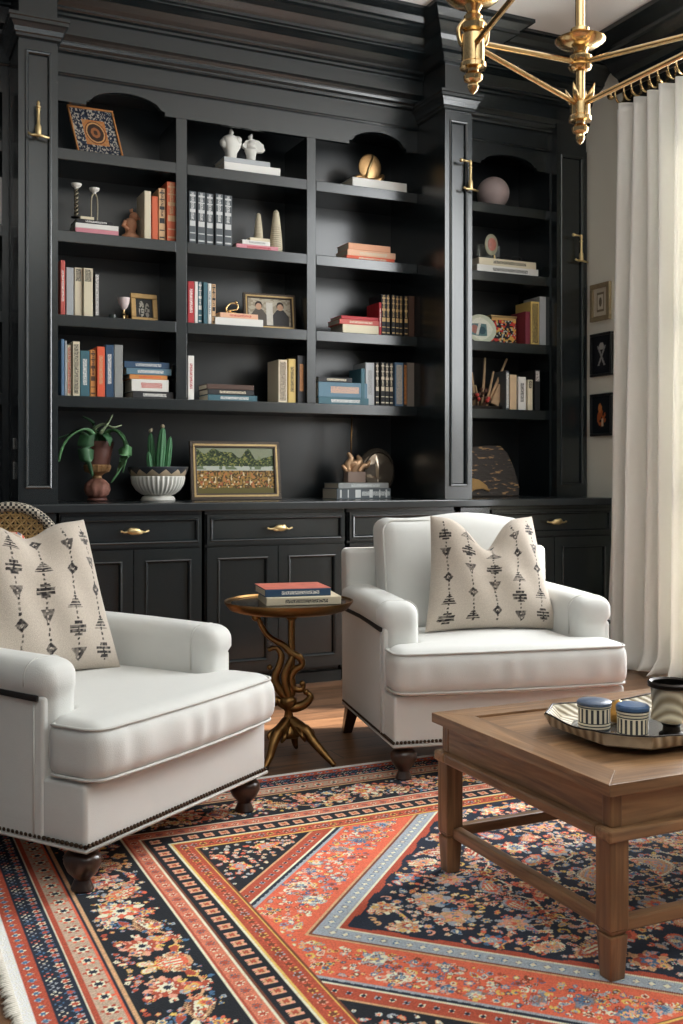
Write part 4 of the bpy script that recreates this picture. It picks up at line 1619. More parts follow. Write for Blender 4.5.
wall_frame(4.985, 5.165, 2.01, 2.235, 'small gilt-framed print highest on the grey wall beside the curtain', GFR, c_mat, .028)
wall_frame(4.965, 5.165, 1.675, 1.935, 'black-framed picture of pale crossed shapes, middle one on the grey wall', BFR, c_cross, .016)
wall_frame(4.965, 5.165, 1.315, 1.57, 'black-framed picture of an orange figure, lowest on the grey wall', BFR, c_fig, .016)
UPRIGHT = [
 ('second shelf of left column', 2.284, [
    (1.353, 1.389, 0.249, 'cream', 'none', 'none', 'tall cream') ,
    (1.395, 1.426, 0.228, 'orange', 'none', 'none', 'plain orange') ,
    (1.431, 1.468, 0.274, 'tan', 'black', 'bands', 'tan and black banded') ,
    (1.471, 1.522, 0.31, 'orange', 'tan', 'bands', 'coral orange tan-banded') ,
  ]),
 ('second shelf of middle column', 2.284, [
    (1.589, 1.629, 0.276, 'slate', 'silver', 'bands', 'slate silver-tooled') ,
    (1.637, 1.681, 0.277, 'slate', 'silver', 'bands', 'slate silver-tooled') ,
    (1.686, 1.728, 0.277, 'slate', 'silver', 'bands', 'slate silver-tooled') ,
    (1.733, 1.777, 0.277, 'slate', 'silver', 'bands', 'slate silver-tooled') ,
    (1.783, 1.828, 0.277, 'slate', 'silver', 'bands', 'slate silver-tooled') ,
  ]),
 ('third shelf of left column', 1.87, [
    (0.933, 0.957, 0.272, 'coral', 'white', 'text', 'faded red') ,
    (0.962, 0.999, 0.24, 'pale', 'none', 'none', 'blank pale grey') ,
    (1.004, 1.044, 0.244, 'cream', 'black', 'top', 'cream black-titled') ,
    (1.046, 1.093, 0.243, 'ivory', 'black', 'top', 'ivory and yellow') ,
    (1.103, 1.127, 0.226, 'black', 'white', 'full', 'black white-lettered') ,
  ]),
 ('third shelf of middle column', 1.87, [
    (1.583, 1.618, 0.219, 'red', 'white', 'text', 'red') ,
    (1.621, 1.64, 0.221, 'white', 'none', 'none', 'thin white') ,
    (1.642, 1.665, 0.223, 'teal', 'white', 'bands', 'teal') ,
    (1.667, 1.691, 0.22, 'teal', 'none', 'none', 'dark teal') ,
    (1.694, 1.714, 0.216, 'white', 'teal', 'text', 'white teal-lettered') ,
    (1.717, 1.739, 0.216, 'tan', 'black', 'bands', 'tan and brown') ,
  ]),
 ('third shelf of right column', 1.87, [
    (2.698, 2.715, 0.186, 'red', 'white', 'text', 'thin red') ,
    (2.717, 2.747, 0.233, 'black', 'gold', 'bands', 'gold-and-black bound') ,
    (2.75, 2.775, 0.235, 'black', 'gold', 'bands', 'gold-and-black bound') ,
    (2.779, 2.802, 0.234, 'black', 'gold', 'bands', 'gold-and-black bound') ,
    (2.806, 2.83, 0.233, 'black', 'gold', 'bands', 'gold-and-black bound') ,
    (2.833, 2.856, 0.235, 'black', 'gold', 'bands', 'gold-and-black bound') ,
    (2.859, 2.885, 0.234, 'black', 'gold', 'bands', 'gold-and-black bound') ,
    (2.891, 2.931, 0.237, 'brown', 'none', 'none', 'plain brown') ,
  ]),
 ('fourth shelf of left column', 1.4716, [
    (0.936, 0.953, 0.281, 'blue', 'none', 'none', 'blue') ,
    (0.955, 0.966, 0.274, 'pale', 'none', 'none', 'thin grey') ,
    (0.968, 0.99, 0.255, 'cream', 'coral', 'full', 'cream and coral') ,
    (0.993, 1.028, 0.272, 'ivory', 'black', 'full', 'ivory black-lettered') ,
    (1.031, 1.078, 0.229, 'teal', 'white', 'text', 'wide teal white-lettered') ,
    (1.081, 1.111, 0.236, 'ochre', 'brown', 'bands', 'ochre') ,
    (1.113, 1.153, 0.253, 'vermil', 'tan', 'text', 'bright orange') ,
    (1.156, 1.199, 0.265, 'navy', 'white', 'text', 'navy white-lettered') ,
    (1.202, 1.247, 0.268, 'grey', 'none', 'none', 'plain grey') ,
  ]),
 ('fourth shelf of middle column', 1.4716, [
    (1.583, 1.618, 0.23, 'white', 'red', 'text', 'white red-lettered') ,
    (2.09, 2.143, 0.233, 'cream', 'brown', 'full', 'cream brown-lettered') ,
    (2.151, 2.196, 0.241, 'straw', 'black', 'text', 'straw yellow') ,
    (2.199, 2.249, 0.26, 'black', 'ochre', 'text', 'black orange-lettered') ,
  ]),
 ('fourth shelf of right column', 1.4716, [
    (2.585, 2.61, 0.205, 'teal', 'cream', 'none', 'small teal') ,
    (2.616, 2.673, 0.241, 'pale', 'grey', 'text', 'pale grey') ,
    (2.682, 2.706, 0.246, 'black', 'cream', 'bands', 'black-and-cream') ,
    (2.71, 2.736, 0.247, 'black', 'cream', 'bands', 'black-and-cream') ,
    (2.74, 2.766, 0.245, 'black', 'cream', 'bands', 'black-and-cream') ,
    (2.77, 2.797, 0.247, 'black', 'cream', 'bands', 'black-and-cream') ,
    (2.801, 2.856, 0.249, 'blue', 'cream', 'full', 'blue patterned') ,
    (2.859, 2.882, 0.251, 'black', 'ochre', 'full', 'black and yellow') ,
    (2.885, 2.937, 0.253, 'taupe', 'none', 'none', 'plain taupe') ,
  ]),
 ('middle shelf of right bay', 1.87, [
    (3.692, 3.728, 0.2, 'maroon', 'none', 'none', 'short maroon') ,
    (3.735, 3.798, 0.265, 'straw', 'black', 'full', 'yellow-and-black patterned') ,
    (3.805, 3.861, 0.3, 'pale', 'none', 'none', 'tall pale grey') ,
  ]),
 ('lower shelf of right bay', 1.4716, [
    (3.551, 3.576, 0.234, 'slate', 'white', 'full', 'slim slate white-marked') ,
    (3.583, 3.633, 0.212, 'buff', 'none', 'none', 'plain buff') ,
    (3.648, 3.706, 0.202, 'white', 'black', 'text', 'white black-lettered') ,
    (3.71, 3.746, 0.186, 'ivory', 'black', 'top', 'ivory') ,
    (3.765, 3.805, 0.249, 'black', 'white', 'top', 'tall black white-tipped') ,
  ]),
 ('second shelf of left bay', 2.284, [
    (0.623, 0.667, 0.234, 'white', 'none', 'none', 'white') ,
  ]),
]
STACKS = [
 ('top shelf of middle column', 2.689, [
    (1.781, 2.1, 0.0483, 'white', 'none', 'none', 'white') ,
    (1.781, 2.042, 0.0268, 'pale', 'none', 'none', 'thin off-white') ,
  ]),
 ('top shelf of right column', 2.689, [
    (2.533, 2.877, 0.0568, 'white', 'none', 'none', 'thick white') ,
  ]),
 ('second shelf of left column', 2.284, [
    (1.006, 1.222, 0.0277, 'pink', 'white', 'none', 'pink') ,
    (1.006, 1.222, 0.0252, 'white', 'none', 'none', 'white') ,
    (1.011, 1.196, 0.0201, 'black', 'white', 'text', 'black') ,
    (1.031, 1.1, 0.0151, 'ivory', 'none', 'none', 'small ivory') ,
  ]),
 ('second shelf of middle column', 2.284, [
    (1.848, 2.088, 0.0269, 'pink', 'red', 'text', 'pink red-lettered') ,
    (1.882, 2.042, 0.0242, 'white', 'grey', 'text', 'white') ,
    (1.927, 2.042, 0.0162, 'ivory', 'none', 'none', 'small ivory') ,
  ]),
 ('second shelf of right column', 2.284, [
    (2.496, 2.799, 0.0226, 'vermil', 'cream', 'text', 'vermilion') ,
    (2.502, 2.806, 0.034, 'peach', 'cream', 'text', 'cream-and-peach') ,
    (2.509, 2.774, 0.0368, 'apricot', 'none', 'none', 'apricot') ,
  ]),
 ('third shelf of middle column', 1.87, [
    (1.731, 2.001, 0.0427, 'white', 'none', 'none', 'thick white') ,
    (1.759, 1.973, 0.0267, 'peach', 'coral', 'text', 'peach') ,
  ]),
 ('third shelf of right column', 1.87, [
    (2.472, 2.697, 0.0507, 'ivory', 'none', 'none', 'thick ivory') ,
    (2.453, 2.703, 0.0281, 'coral', 'cream', 'text', 'coral cream-lettered') ,
    (2.465, 2.697, 0.0197, 'red', 'none', 'none', 'thin red') ,
  ]),
 ('fourth shelf of left column', 1.4716, [
    (1.293, 1.508, 0.0361, 'black', 'white', 'text', 'black white-lettered') ,
    (1.288, 1.482, 0.0618, 'white', 'coral', 'text', 'thick white coral-lettered') ,
    (1.278, 1.476, 0.0232, 'ochre', 'vermil', 'text', 'thin ochre') ,
    (1.262, 1.498, 0.0335, 'steel', 'white', 'text', 'steel blue') ,
    (1.252, 1.487, 0.0334, 'navy', 'silver', 'text', 'navy') ,
  ]),
 ('fourth shelf of middle column', 1.4716, [
    (1.692, 1.967, 0.032, 'teal', 'white', 'text', 'green-teal') ,
    (1.692, 1.95, 0.0293, 'black', 'cream', 'text', 'black cream-lettered') ,
    (1.687, 1.95, 0.0266, 'brown', 'grey', 'none', 'dark brown') ,
  ]),
 ('fourth shelf of right column', 1.4716, [
    (2.325, 2.634, 0.0391, 'teal', 'white', 'text', 'pale-edged teal') ,
    (2.325, 2.627, 0.0838, 'steel', 'peach', 'text', 'thick blue peach-lettered') ,
    (2.325, 2.533, 0.0278, 'black', 'cream', 'text', 'slim black') ,
  ]),
 ('counter below right column', 0.946, [
    (2.435, 2.774, 0.0592, 'slate', 'silver', 'bands', 'thick slate') ,
    (2.447, 2.761, 0.031, 'grey', 'silver', 'text', 'thin grey') ,
  ]),
 ('upper-middle shelf of right bay', 2.284, [
    (3.349, 3.787, 0.0452, 'white', 'black', 'text', 'white-covered') ,
    (3.363, 3.772, 0.0422, 'ivory', 'black', 'text', 'ivory') ,
  ]),
]

# ================================================================ BOOKS
PAL = dict(cream=(214, 202, 176), orange=(204, 98, 62), tan=(202, 164, 122), slate=(78, 84, 88), coral=(196, 92, 82), pale=(172, 176, 178), ivory=(218, 208, 180), black=(30, 31, 34), red=(176, 40, 48),
           white=(224, 222, 216), teal=(58, 100, 112), brown=(78, 54, 42), blue=(92, 124, 156), vermil=(222, 92, 56), ochre=(204, 136, 70), navy=(38, 70, 100), grey=(140, 142, 140), straw=(206, 178, 104),
           taupe=(122, 114, 106), maroon=(120, 38, 54), buff=(206, 180, 144), pink=(212, 140, 150), silver=(196, 198, 196), gold=(200, 166, 110), steel=(88, 122, 140), peach=(226, 178, 146), apricot=(218, 158, 122), none=(0, 0, 0))
_bm = {}


def book_mat(c, ink, style, axis):
    key = (c, ink, style, axis)
    if key in _bm: return _bm[key]
    k = NT('book_cover_' + c + '_' + ink + '_' + style)
    base, inkc = srgb(*PAL[c]), srgb(*PAL[ink])
    k.b.inputs['Roughness'].default_value = .55
    k.b.inputs['Base Color'].default_value = base
    if style != 'none':
        tc = k.n('ShaderNodeTexCoord')
        sp = k.n('ShaderNodeSeparateXYZ')
        k.l(tc.outputs['Generated'], sp.inputs[0])
        so = k.n('ShaderNodeSeparateXYZ')
        k.l(tc.outputs['Object'], so.inputs[0])
        if axis == 'z': Lg, Sh, Lo, So = sp.outputs[2], sp.outputs[0], so.outputs[2], so.outputs[0]
        else: Lg, Sh, Lo, So = sp.outputs[0], sp.outputs[2], so.outputs[0], so.outputs[2]
        front = k.math('LESS_THAN', sp.outputs[1], .06)

        def rng(x, a, b): return k.math('MULTIPLY', k.math('GREATER_THAN', x, a), k.math('LESS_THAN', x, b))
        cb = k.n('ShaderNodeCombineXYZ')
        k.l(k.math('MULTIPLY', Lo, 230), cb.inputs[0])
        k.l(k.math('MULTIPLY', So, 330), cb.inputs[1])
        nz = k.n('ShaderNodeTexNoise')
        nz.inputs['Scale'].default_value = 1.0
        nz.inputs['Detail'].default_value = 1
        k.l(cb.outputs[0], nz.inputs['Vector'])
        letters = k.math('GREATER_THAN', nz.outputs['Fac'], .47)
        if style == 'text':
            f = k.math('MULTIPLY', letters, k.math('MULTIPLY', rng(Lg, .25, .82), rng(Sh, .28, .72)))
        elif style == 'full':
            f = k.math('MULTIPLY', letters, k.math('MULTIPLY', rng(Lg, .05, .95), rng(Sh, .15, .85)))
        elif style == 'top':
            f = k.math('MULTIPLY', letters, k.math('MULTIPLY', rng(Lg, .72, .97), rng(Sh, .15, .85)))
        else:
            bands = None
            for (a, b) in ((.06, .09), (.20, .22), (.34, .44), (.60, .66), (.78, .80), (.90, .93)):
                q = rng(Lg, a, b)
                bands = q if bands is None else k.math('MAXIMUM', bands, q)
            tx = k.math('MULTIPLY', letters, k.math('MULTIPLY', rng(Lg, .46, .98), rng(Sh, .3, .7)))
            f = k.math('MAXIMUM', bands, tx)
            f = k.math('MULTIPLY', f, rng(Sh, .12, .88))
        f = k.math('MULTIPLY', f, front)
        k.l(k.mix(f, base, inkc), k.b.inputs['Base Color'])
    _bm[key] = k.m
    return k.m


PAGES = mat('book_pages', srgb(206, 196, 176), .9, var=.06, vs=200, stretch=(1, 1, 6))
ORD = ['leftmost', 'second from left', 'third from left', 'fourth from left', 'fifth from left', 'sixth from left', 'seventh from left', 'eighth from left', 'ninth from left', 'tenth from left']


def book_up(x0, x1, h, z, c, ink, st, label, y=5.285, dep=.175, group='upright books on the shelves'):
    t = x1 - x0
    g_ = .0008
    r = thing('book', ((x0 + x1) / 2, y + dep / 2, z), label, 'book', group)
    a, b, d = -t / 2 + g_, t / 2 - g_, dep / 2
    bt = min(.0028, t * .2)
    m = MB()
    m.box(a, -d + .003, 0, a + bt, d, h)
    m.box(b - bt, -d + .003, 0, b, d, h)
    m.rbox(a, -d, 0, b, -d + .0065, h, min(.003, t * .3), (2, 1, 4))
    m.build('cover', book_mat(c, ink, st, 'z'), r)
    MB().box(a + bt, -d + .006, .003, b - bt, d - .004, h - .003).build('pages', PAGES, r)
    return r


def book_flat(x0, x1, th, z, c, ink, st, label, y=5.285, dep=.16, rz=0.0, group='stacked books on the shelves', parent=None):
    L_ = x1 - x0
    r = thing('book', ((x0 + x1) / 2, y + dep / 2, z), label, 'book', group, rz)
    a, b, d = -L_ / 2, L_ / 2, dep / 2
    bt = min(.0028, th * .2)
    m = MB()
    m.box(a, -d + .003, 0, b, d, bt)
    m.box(a, -d + .003, th - bt, b, d, th - .0003)
    m.rbox(a, -d, 0, b, -d + .0065, th - .0003, min(.003, th * .3), (4, 1, 2))
    m.build('cover', book_mat(c, ink, st, 'x'), r)
    MB().box(a + .003, -d + .006, bt, b - .003, d - .004, th - bt).build('pages', PAGES, r)
    return r


for row, z, bs in UPRIGHT:
    for i, (x0, x1, h, c, ink, st_, look) in enumerate(bs):
        yy = 5.285 + (.006 * ((i * 7) % 3))
        pos = 'sole one on' if len(bs) == 1 else ORD[i] + ' upright on'
        book_up(x0, x1, h, z, c, ink, st_, f'{look} book, {pos} {row}', yy, .155 + .008 * (i % 3))
LV = {1: ['alone'], 2: ['bottom', 'top'], 3: ['bottom', 'middle', 'top'], 4: ['bottom', 'second', 'third', 'top'], 5: ['bottom', 'second', 'middle', 'fourth', 'top']}
STK = {}
for row, z, bs in STACKS:
    zz = z
    n = len(bs)
    for i, (x0, x1, th, c, ink, st_, look) in enumerate(bs):
        lab = f'{look} book lying alone on the {row}' if n == 1 else f'{look} book, {LV[n][i]} in stack on the {row}'
        book_flat(x0, x1, th, zz, c, ink, st_, lab, 5.285 + .002 * i, .17 - .008 * i if 'counter' not in row else .20, 0)
        zz += th
    STK[row] = ((bs[0][0] + bs[0][1]) / 2, zz)

# ---- two books on the side table
b1 = book_flat(-.14, .14, .030, .5999, 'cream', 'black', 'text', 'large cream book with black letters, lower one on the round side table', 0, .25, R(-13), 'books on the side table')
b1.location = (1.540, 3.690, .5999)
b2 = book_flat(-.125, .125, .028, .6321, 'navy', 'white', 'text', 'navy-spined book with red cover, upper one on the round side table', 0, .215, R(-10), 'books on the side table')
b2.location = (1.518, 3.700, .6301)
cvr = MB().box(-.1245, -.104, .0278, .1245, .1070, .0295)
cvr.build('cover_picture', mat('red_marbled_cover', srgb(214, 122, 104), .5, var=.35, vs=30), b2, label='red marbled front cover')

# ================================================================ SHELF ORNAMENTS
L1, L2, L3, L4 = SHELF_Z
YO = 5.36      # middle depth for ornaments


def c_plaque(U, V):
    C = np.zeros(U.shape + (3,)) + lin(38, 48, 66)
    n_ = noise2(U, V, 40, 40, 3)
    C = mixc(C, (n_ > .62), lin(168, 160, 146))
    C = mixc(C, (n_ < .3), lin(24, 28, 40))
    d = np.maximum(np.abs(U - .5), np.abs(V - .5))
    C = mixc(C, d < .27, lin(176, 126, 80))
    C = mixc(C, (d < .27) & (noise2(U, V, 30, 30, 8) > .5), lin(176, 110, 60))
    r = np.hypot(U - .5, V - .5)
    C = mixc(C, r < .245, lin(104, 62, 36))
    C = mixc(C, r < .22, lin(196, 146, 96))
    C = mixc(C, r < .19, lin(58, 44, 38))
    C = mixc(C, r < .11, lin(150, 96, 60))
    return mixc(C, r < .05, lin(70, 50, 40))


def framed(name, label, cat, loc, w_, h_, fw_, fm, col, lean_=8, rz=0, roll=0, depth=.018, nx=90, step=None, shear=0.0):
    """frame leaning back, hinged on its bottom front edge"""
    r = thing(name, loc, label, cat, None, rz)
    m = MB()
    hw = w_ / 2
    M_ = Matrix.Rotation(R(-lean_), 4, 'X')
    for (a, b, c, d) in ((-hw, 0, hw, fw_), (-hw, h_ - fw_, hw, h_), (-hw, fw_, -hw + fw_, h_ - fw_), (hw - fw_, fw_, hw, h_ - fw_)):
        m.box(a, 0, b, c, depth, d)
    if shear: m.v = [(p[0] + shear * p[2], p[1], p[2]) for p in m.v]
    m.xf(M_)
    m.build('frame', fm, r, bevel=.003)
    if step:
        m = MB()
        q = fw_ * .45
        for (a, b, c, d) in ((-hw + q, q, hw - q, q + fw_ * .3), (-hw + q, h_ - q - fw_ * .3, hw - q, h_ - q), (-hw + q, q, -hw + q + fw_ * .3, h_ - q), (hw - q - fw_ * .3, q, hw - q, h_ - q)):
            m.box(a, -.003, b, c, .004, d)
        m.xf(M_)
        m.build('frame_bead', step, r, bevel=.001)
    ct_, st_ = math.cos(R(lean_)), math.sin(R(lean_))

    def P(U, V):
        X = (hw - fw_ * .95) * (2 * U - 1)
        Z = fw_ * .95 + (h_ - 1.9 * fw_) * V
        Y = depth * .45 + 0 * U
        X = X + shear * Z
        return X, Y * ct_ + Z * st_, Z * ct_ - Y * st_
    vgrid('picture', nx, int(nx * h_ / w_) + 2, P, col, PAINT, r, thick=.002)
    bk = MB().box(-hw + .004, depth * .7, .004, hw - .004, depth * 1.02, h_ - .004)
    if shear: bk.v = [(p[0] + shear * p[2], p[1], p[2]) for p in bk.v]
    bk.xf(M_)
    bk.build('backing', DARKM, r)
    return r


CPR = mat('copper_gilt', srgb(188, 128, 76), .4, .5, var=.15)
framed('decorative_tile', 'copper-edged navy square tile with round centre leaning on the top shelf at left', 'tile', (1.148, 5.335, L1 + .001), .232, .262, .010, CPR, c_plaque, 9, R(-1), shear=-.20)


def c_painting(U, V):
    C = np.zeros(U.shape + (3,)) + lin(120, 128, 96)
    n1, n2 = noise2(U, V, 26, 18, 1), noise2(U, V, 60, 40, 2)
    sky = V > .78 + .1 * (n1 - .5)
    C = mixc(C, sky, lin(132, 136, 112))
    trees = (V > .56) & (V < .72 + .26 * noise2(U, V * 0, 9, 1, 4))
    C = mixc(C, trees, lin(72, 84, 46))
    C = mixc(C, trees & (n2 > .55), lin(42, 52, 34))
    C = mixc(C, trees & (n2 < .25), lin(130, 128, 70))
    C = mixc(C, (V > .50) & (V < .60), lin(176, 180, 168))
    C = mixc(C, (V > .52) & (V < .60) & (n1 > .55), lin(104, 116, 88))
    C = mixc(C, V < .50, lin(150, 116, 60))
    C = mixc(C, (V < .50) & (n2 > .52), lin(78, 62, 36))
    C = mixc(C, (V < .46) & (V > .12) & (noise2(U, V, 34, 14, 9) > .74), lin(176, 116, 66))
    C = mixc(C, (V < .46) & (V > .12) & (noise2(U, V, 40, 16, 12) > .86), lin(150, 80, 56))
    C = mixc(C, (V < .48) & (noise2(U, V, 50, 20, 15) > .84), lin(214, 196, 156))
    return mixc(C, V < .10 + .05 * n1, lin(96, 88, 46))


GILT = mat('antique_gilt', srgb(168, 142, 98), .42, .6, var=.2, vs=50)
BRZ = mat('dark_bronze_frame', srgb(66, 56, 46), .4, .4, var=.2, vs=40)
framed('framed_painting', 'large landscape painting in gilt and dark frame leaning on the counter', 'painting', (1.875, 5.34, COUNTER + .001), .510, .318, .036, BRZ, c_painting, 7, 0, depth=.022, nx=200, step=GILT)


def c_port(U, V):
    C = np.zeros(U.shape + (3,)) + lin(176, 168, 150)
    n_ = noise2(U, V, 20, 20, 6)
    C = mixc(C, n_ > .6, lin(150, 140, 122))
    for cx_, c in ((.25, lin(88, 82, 76)), (.75, lin(60, 58, 58))):
        C = mixc(C, (np.abs(U - cx_) < .20 * (1 - .75 * np.clip((V - .35) / .3, 0, 1))) & (V < .60), c)
        C = mixc(C, np.hypot((U - cx_) / .085, (V - .74) / .15) < 1, lin(54, 46, 42))
        C = mixc(C, np.hypot((U - cx_) / .068, (V - .69) / .12) < 1, lin(190, 152, 126))
    C = mixc(C, (np.abs(U - .5) < .07) & (V < .85) & (V > .02), lin(196, 192, 182))
    return C


framed('photo_frame', 'bronze-framed photograph of two people on the third shelf of the middle column', 'picture frame', (2.073, 5.36, L3 + .001), .300, .205, .028, BRZ, c_port, 7, R(-3), nx=110, step=GILT)


def c_small(U, V):
    C = np.zeros(U.shape + (3,)) + lin(44, 44, 42)
    C = mixc(C, (np.hypot((U - .35) / .16, (V - .45) / .42) < 1) & (noise2(U, V, 14, 14, 2) > .3), lin(168, 162, 150))
    return mixc(C, (np.hypot((U - .68) / .13, (V - .4) / .38) < 1) & (noise2(U, V, 14, 14, 7) > .35), lin(140, 134, 124))


framed('photo_frame', 'small gold-framed black and white photograph on the third shelf of the left column', 'picture frame', (1.375, 5.35, L3 + .001), .142, .152, .026, mat('gold_leaf', srgb(166, 134, 84), .45, .4, var=.2, vs=60), c_small, 9, R(4), nx=60)

CHALK = mat('chalk_white', srgb(214, 212, 204), .7, var=.06, vs=20, bump=.1, bs=60)
# ---- white figurines (two abstract shell-headed busts)
x_, z_ = 1.845, STK['top shelf of middle column'][1] + .0005
t = thing('figurine', (x_, 5.365, z_), 'white sculpted bust figurine, left one on the white books on the top shelf', 'figurine', 'white figurines on the top shelf')
m = MB()
m.lathe([(.036, 0), (.038, .008), (.026, .02), (.030, .045), (.044, .07), (.050, .09), (.044, .112), (.02, .124), (.002, .126)], (0, 0, 0), 20, rib=.1, nrib=3)
m.sph((-.034, -.01, .082), .024, 12, 8)
m.sph((.030, -.02, .10), .020, 12, 8)
m.tube([(0, 0, .12), (.004, 0, .14), (0, 0, .156)], [.009, .012, .005], 10)
m.build('body', CHALK, t, smooth=True)
t.scale = (1.12, 1.0, 1.12)
t = thing('figurine', (x_ + .115, 5.365, z_), 'white fan-crested figurine, right one on the white books on the top shelf', 'figurine', 'white figurines on the top shelf')
m = MB()
m.lathe([(.034, 0), (.036, .008), (.024, .02), (.028, .05), (.036, .07), (.026, .09), (.012, .10)], (0, 0, 0), 20)
m.sph((0, 0, .10), .03, 14, 8)
fan = [(0.0, .06)]
for i in range(13):
    a = R(-20 + i * 200 / 12)
    q = .066 if i % 2 else .060
    fan.append((.012 + q * math.cos(a), .085 + q * .75 * math.sin(a)))
m.prism(fan, -.012, .012, 'y')
m.tube([(.0, 0, .12), (-.006, -.004, .145), (.004, -.004, .160)], [.010, .013, .005], 10)
m.build('body', CHALK, t, smooth='auto')

# ---- gold disc sculpture
BRD = mat('bronze_gold_relief', srgb(176, 140, 96), .32, .9, var=.25, vs=40)
t = thing('disc_sculpture', (2.675, 5.365, STK['top shelf of right column'][1] + .0005), 'bronze leaf-shaped disc sculpture standing on the thick white book, top shelf right', 'sculpture')
m = MB()
a, q = scroll([(-.085, -.01, .012), (-.06, -.01, .024), (-.02, -.01, .012), (.02, -.01, .010), (.055, -.01, .020), (.075, -.01, .045)], [.011, .009, .012, .016, .020, .010])
m.tube(a, q, 10, flat=1.2)
m.build('leaf_base', BRD, t, smooth=True)
m = MB()
M_ = Matrix.Rotation(R(14), 4, 'Y')
n0 = len(m.v)
m.sph((0, 0, 0), .066, 28, 16, (.98, .16, 1.05))
m.xf(M_)
m.v = [(p[0] + .005, p[1], p[2] + .080) for p in m.v]
m.build('disc', BRD, t, smooth=True)
t.scale = (1.12, 1.0, 1.12)
m = MB()
m.tube([(-.022, -.012, .02), (-.002, -.016, .08), (.020, -.012, .140)], [.006, .007, .003], 8)
m.build('rib', BRASSP, t, smooth=True)

# ---- candlesticks
xs_, zs_ = STK['second shelf of left column'][0], STK['second shelf of left column'][1] + .0005
for (xx, zz, h, lab) in ((1.022, zs_, .165, 'taller twisted candlestick with pale dish, left one on the pink books'), (1.112, zs_ - .0125, .170, 'shorter open-stem candlestick with pale dish, right one on the pink books')):
    tall = h == .165
    t = thing('candlestick', (xx, 5.345, zz), lab, 'candlestick', 'candlesticks on the second shelf')
    if tall:
        m = MB()
        for s_ in (0, PI):
            pts = []
            for i in range(40):
                a = i * .55 + s_
                pts.append((.0075 * math.cos(a), .0075 * math.sin(a), .006 + i / 39 * .14))
            m.tube(pts, .0048, 7)
    else:
        m = MB()
        for s_ in (-1, 1):
            a, q = scroll([(s_ * .014, 0, .004), (s_ * .016, 0, .06), (s_ * .014, 0, .12), (s_ * .004, 0, .145)], [.004, .004, .004, .005])
            m.tube(a, q, 8)
    m.build('stem', mat('aged_pewter', srgb(140, 132, 112), .4, .8, var=.3, vs=60) if 'aged_pewter' not in bpy.data.materials else bpy.data.materials['aged_pewter'], t, smooth=True)
    MB().lathe([(.026, 0), (.026, .004), (.010, .008), (.008, .0085)], (0, 0, 0), 20).build('foot', DARKM, t, smooth='auto')
    MB().lathe([(.008, .142), (.010, .150), (.022, .158), (.026, .166), (.026, .171), (.010, .172)], (0, 0, 0), 20).build('dish', CHALK, t, smooth='auto')

# ---- terracotta figurine
t = thing('figurine', (1.303, 5.37, L2 + .001), 'small terracotta seated figurine beside the upright orange books', 'figurine')
m = MB()
m.lathe([(.050, 0), (.052, .012), (.044, .03), (.028, .04), (.026, .055), (.034, .075), (.032, .10), (.02, .115), (.004, .12)], (0, 0, 0), 20)
m.sph((.018, 0, .128), .024, 14, 10, (1, .9, 1.05))
m.tube([(.03, 0, .126), (.05, -.006, .118)], [.010, .005], 8)
m.tube([(-.028, -.01, .10), (-.040, -.016, .075), (-.018, -.026, .055)], [.012, .011, .009], 8)
m.tube([(.008, 0, .145), (.002, 0, .162), (.012, 0, .168)], [.010, .009, .004], 8)
m.build('body', mat('terracotta', srgb(172, 122, 92), .8, var=.12, vs=30, bump=.15), t, smooth=True)

# ---- obelisks
for (xx, zz, h, rr, lab) in ((1.998, STK['second shelf of middle column'][1] - .0158, .165, .026, 'shorter ribbed cream obelisk standing on the small stack'), (2.100, L2 + .001, .243, .036, 'taller ribbed cream obelisk standing on the shelf right of the stack')):
    t = thing('obelisk', (xx, 5.35, zz), lab, 'obelisk', 'cream obelisks on the second shelf')
    prof = []
    for i in range(40):
        q = i / 39
        prof.append((rr * (1 - .55 * q ** 1.6) * (1 + (.05 if i % 2 else -.03)), h * q * .94))
    prof.append((rr * .25, h * .985))
    prof.append((.001, h))
    MB().lathe(prof, (0, 0, 0), 20, rib=.03, nrib=8).build('body', mat('cream_plaster', srgb(192, 182, 158), .8, var=.1, vs=60), t, smooth='auto')

# ---- goblet
t = thing('goblet', (1.262, 5.345, L3 + .001), 'white cup-shaped goblet with red mark and brass stem, left of the small gold frame', 'goblet')
MB().lathe([(.022, 0), (.022, .004), (.008, .010), (.006, .024), (.012, .034), (.006, .044), (.007, .054)], (0, 0, 0), 18).build('stem', BRASS, t, smooth='auto')
MB().lathe([(.007, .0545), (.018, .066), (.028, .090), (.032, .116), (.030, .116), (.026, .092), (.01, .07)], (0, 0, 0), 24).build('cup', mat('white_pink_glaze', srgb(216, 200, 198), .35, var=.3, vs=40), t, smooth='auto')
t = thing('glass_votive', (1.222, 5.42, L3 + .001), 'small dark glass votive behind the goblet', 'candle holder')
MB().lathe([(.018, 0), (.021, .003), (.021, .036), (.018, .036), (.018, .006)], (0, 0, 0), 20).build('glass', mat('smoke_glass', srgb(70, 80, 74), .12, .0, spec=.8), t, smooth='auto')
t = thing('brass_cup', (1.293, 5.40, L3 + .001), 'tiny brass cup between the goblet and the gold frame', 'cup')
MB().lathe([(.012, 0), (.016, .004), (.016, .034), (.014, .034), (.013, .006)], (0, 0, 0), 20).build('cup', BRASSD, t, smooth='auto')

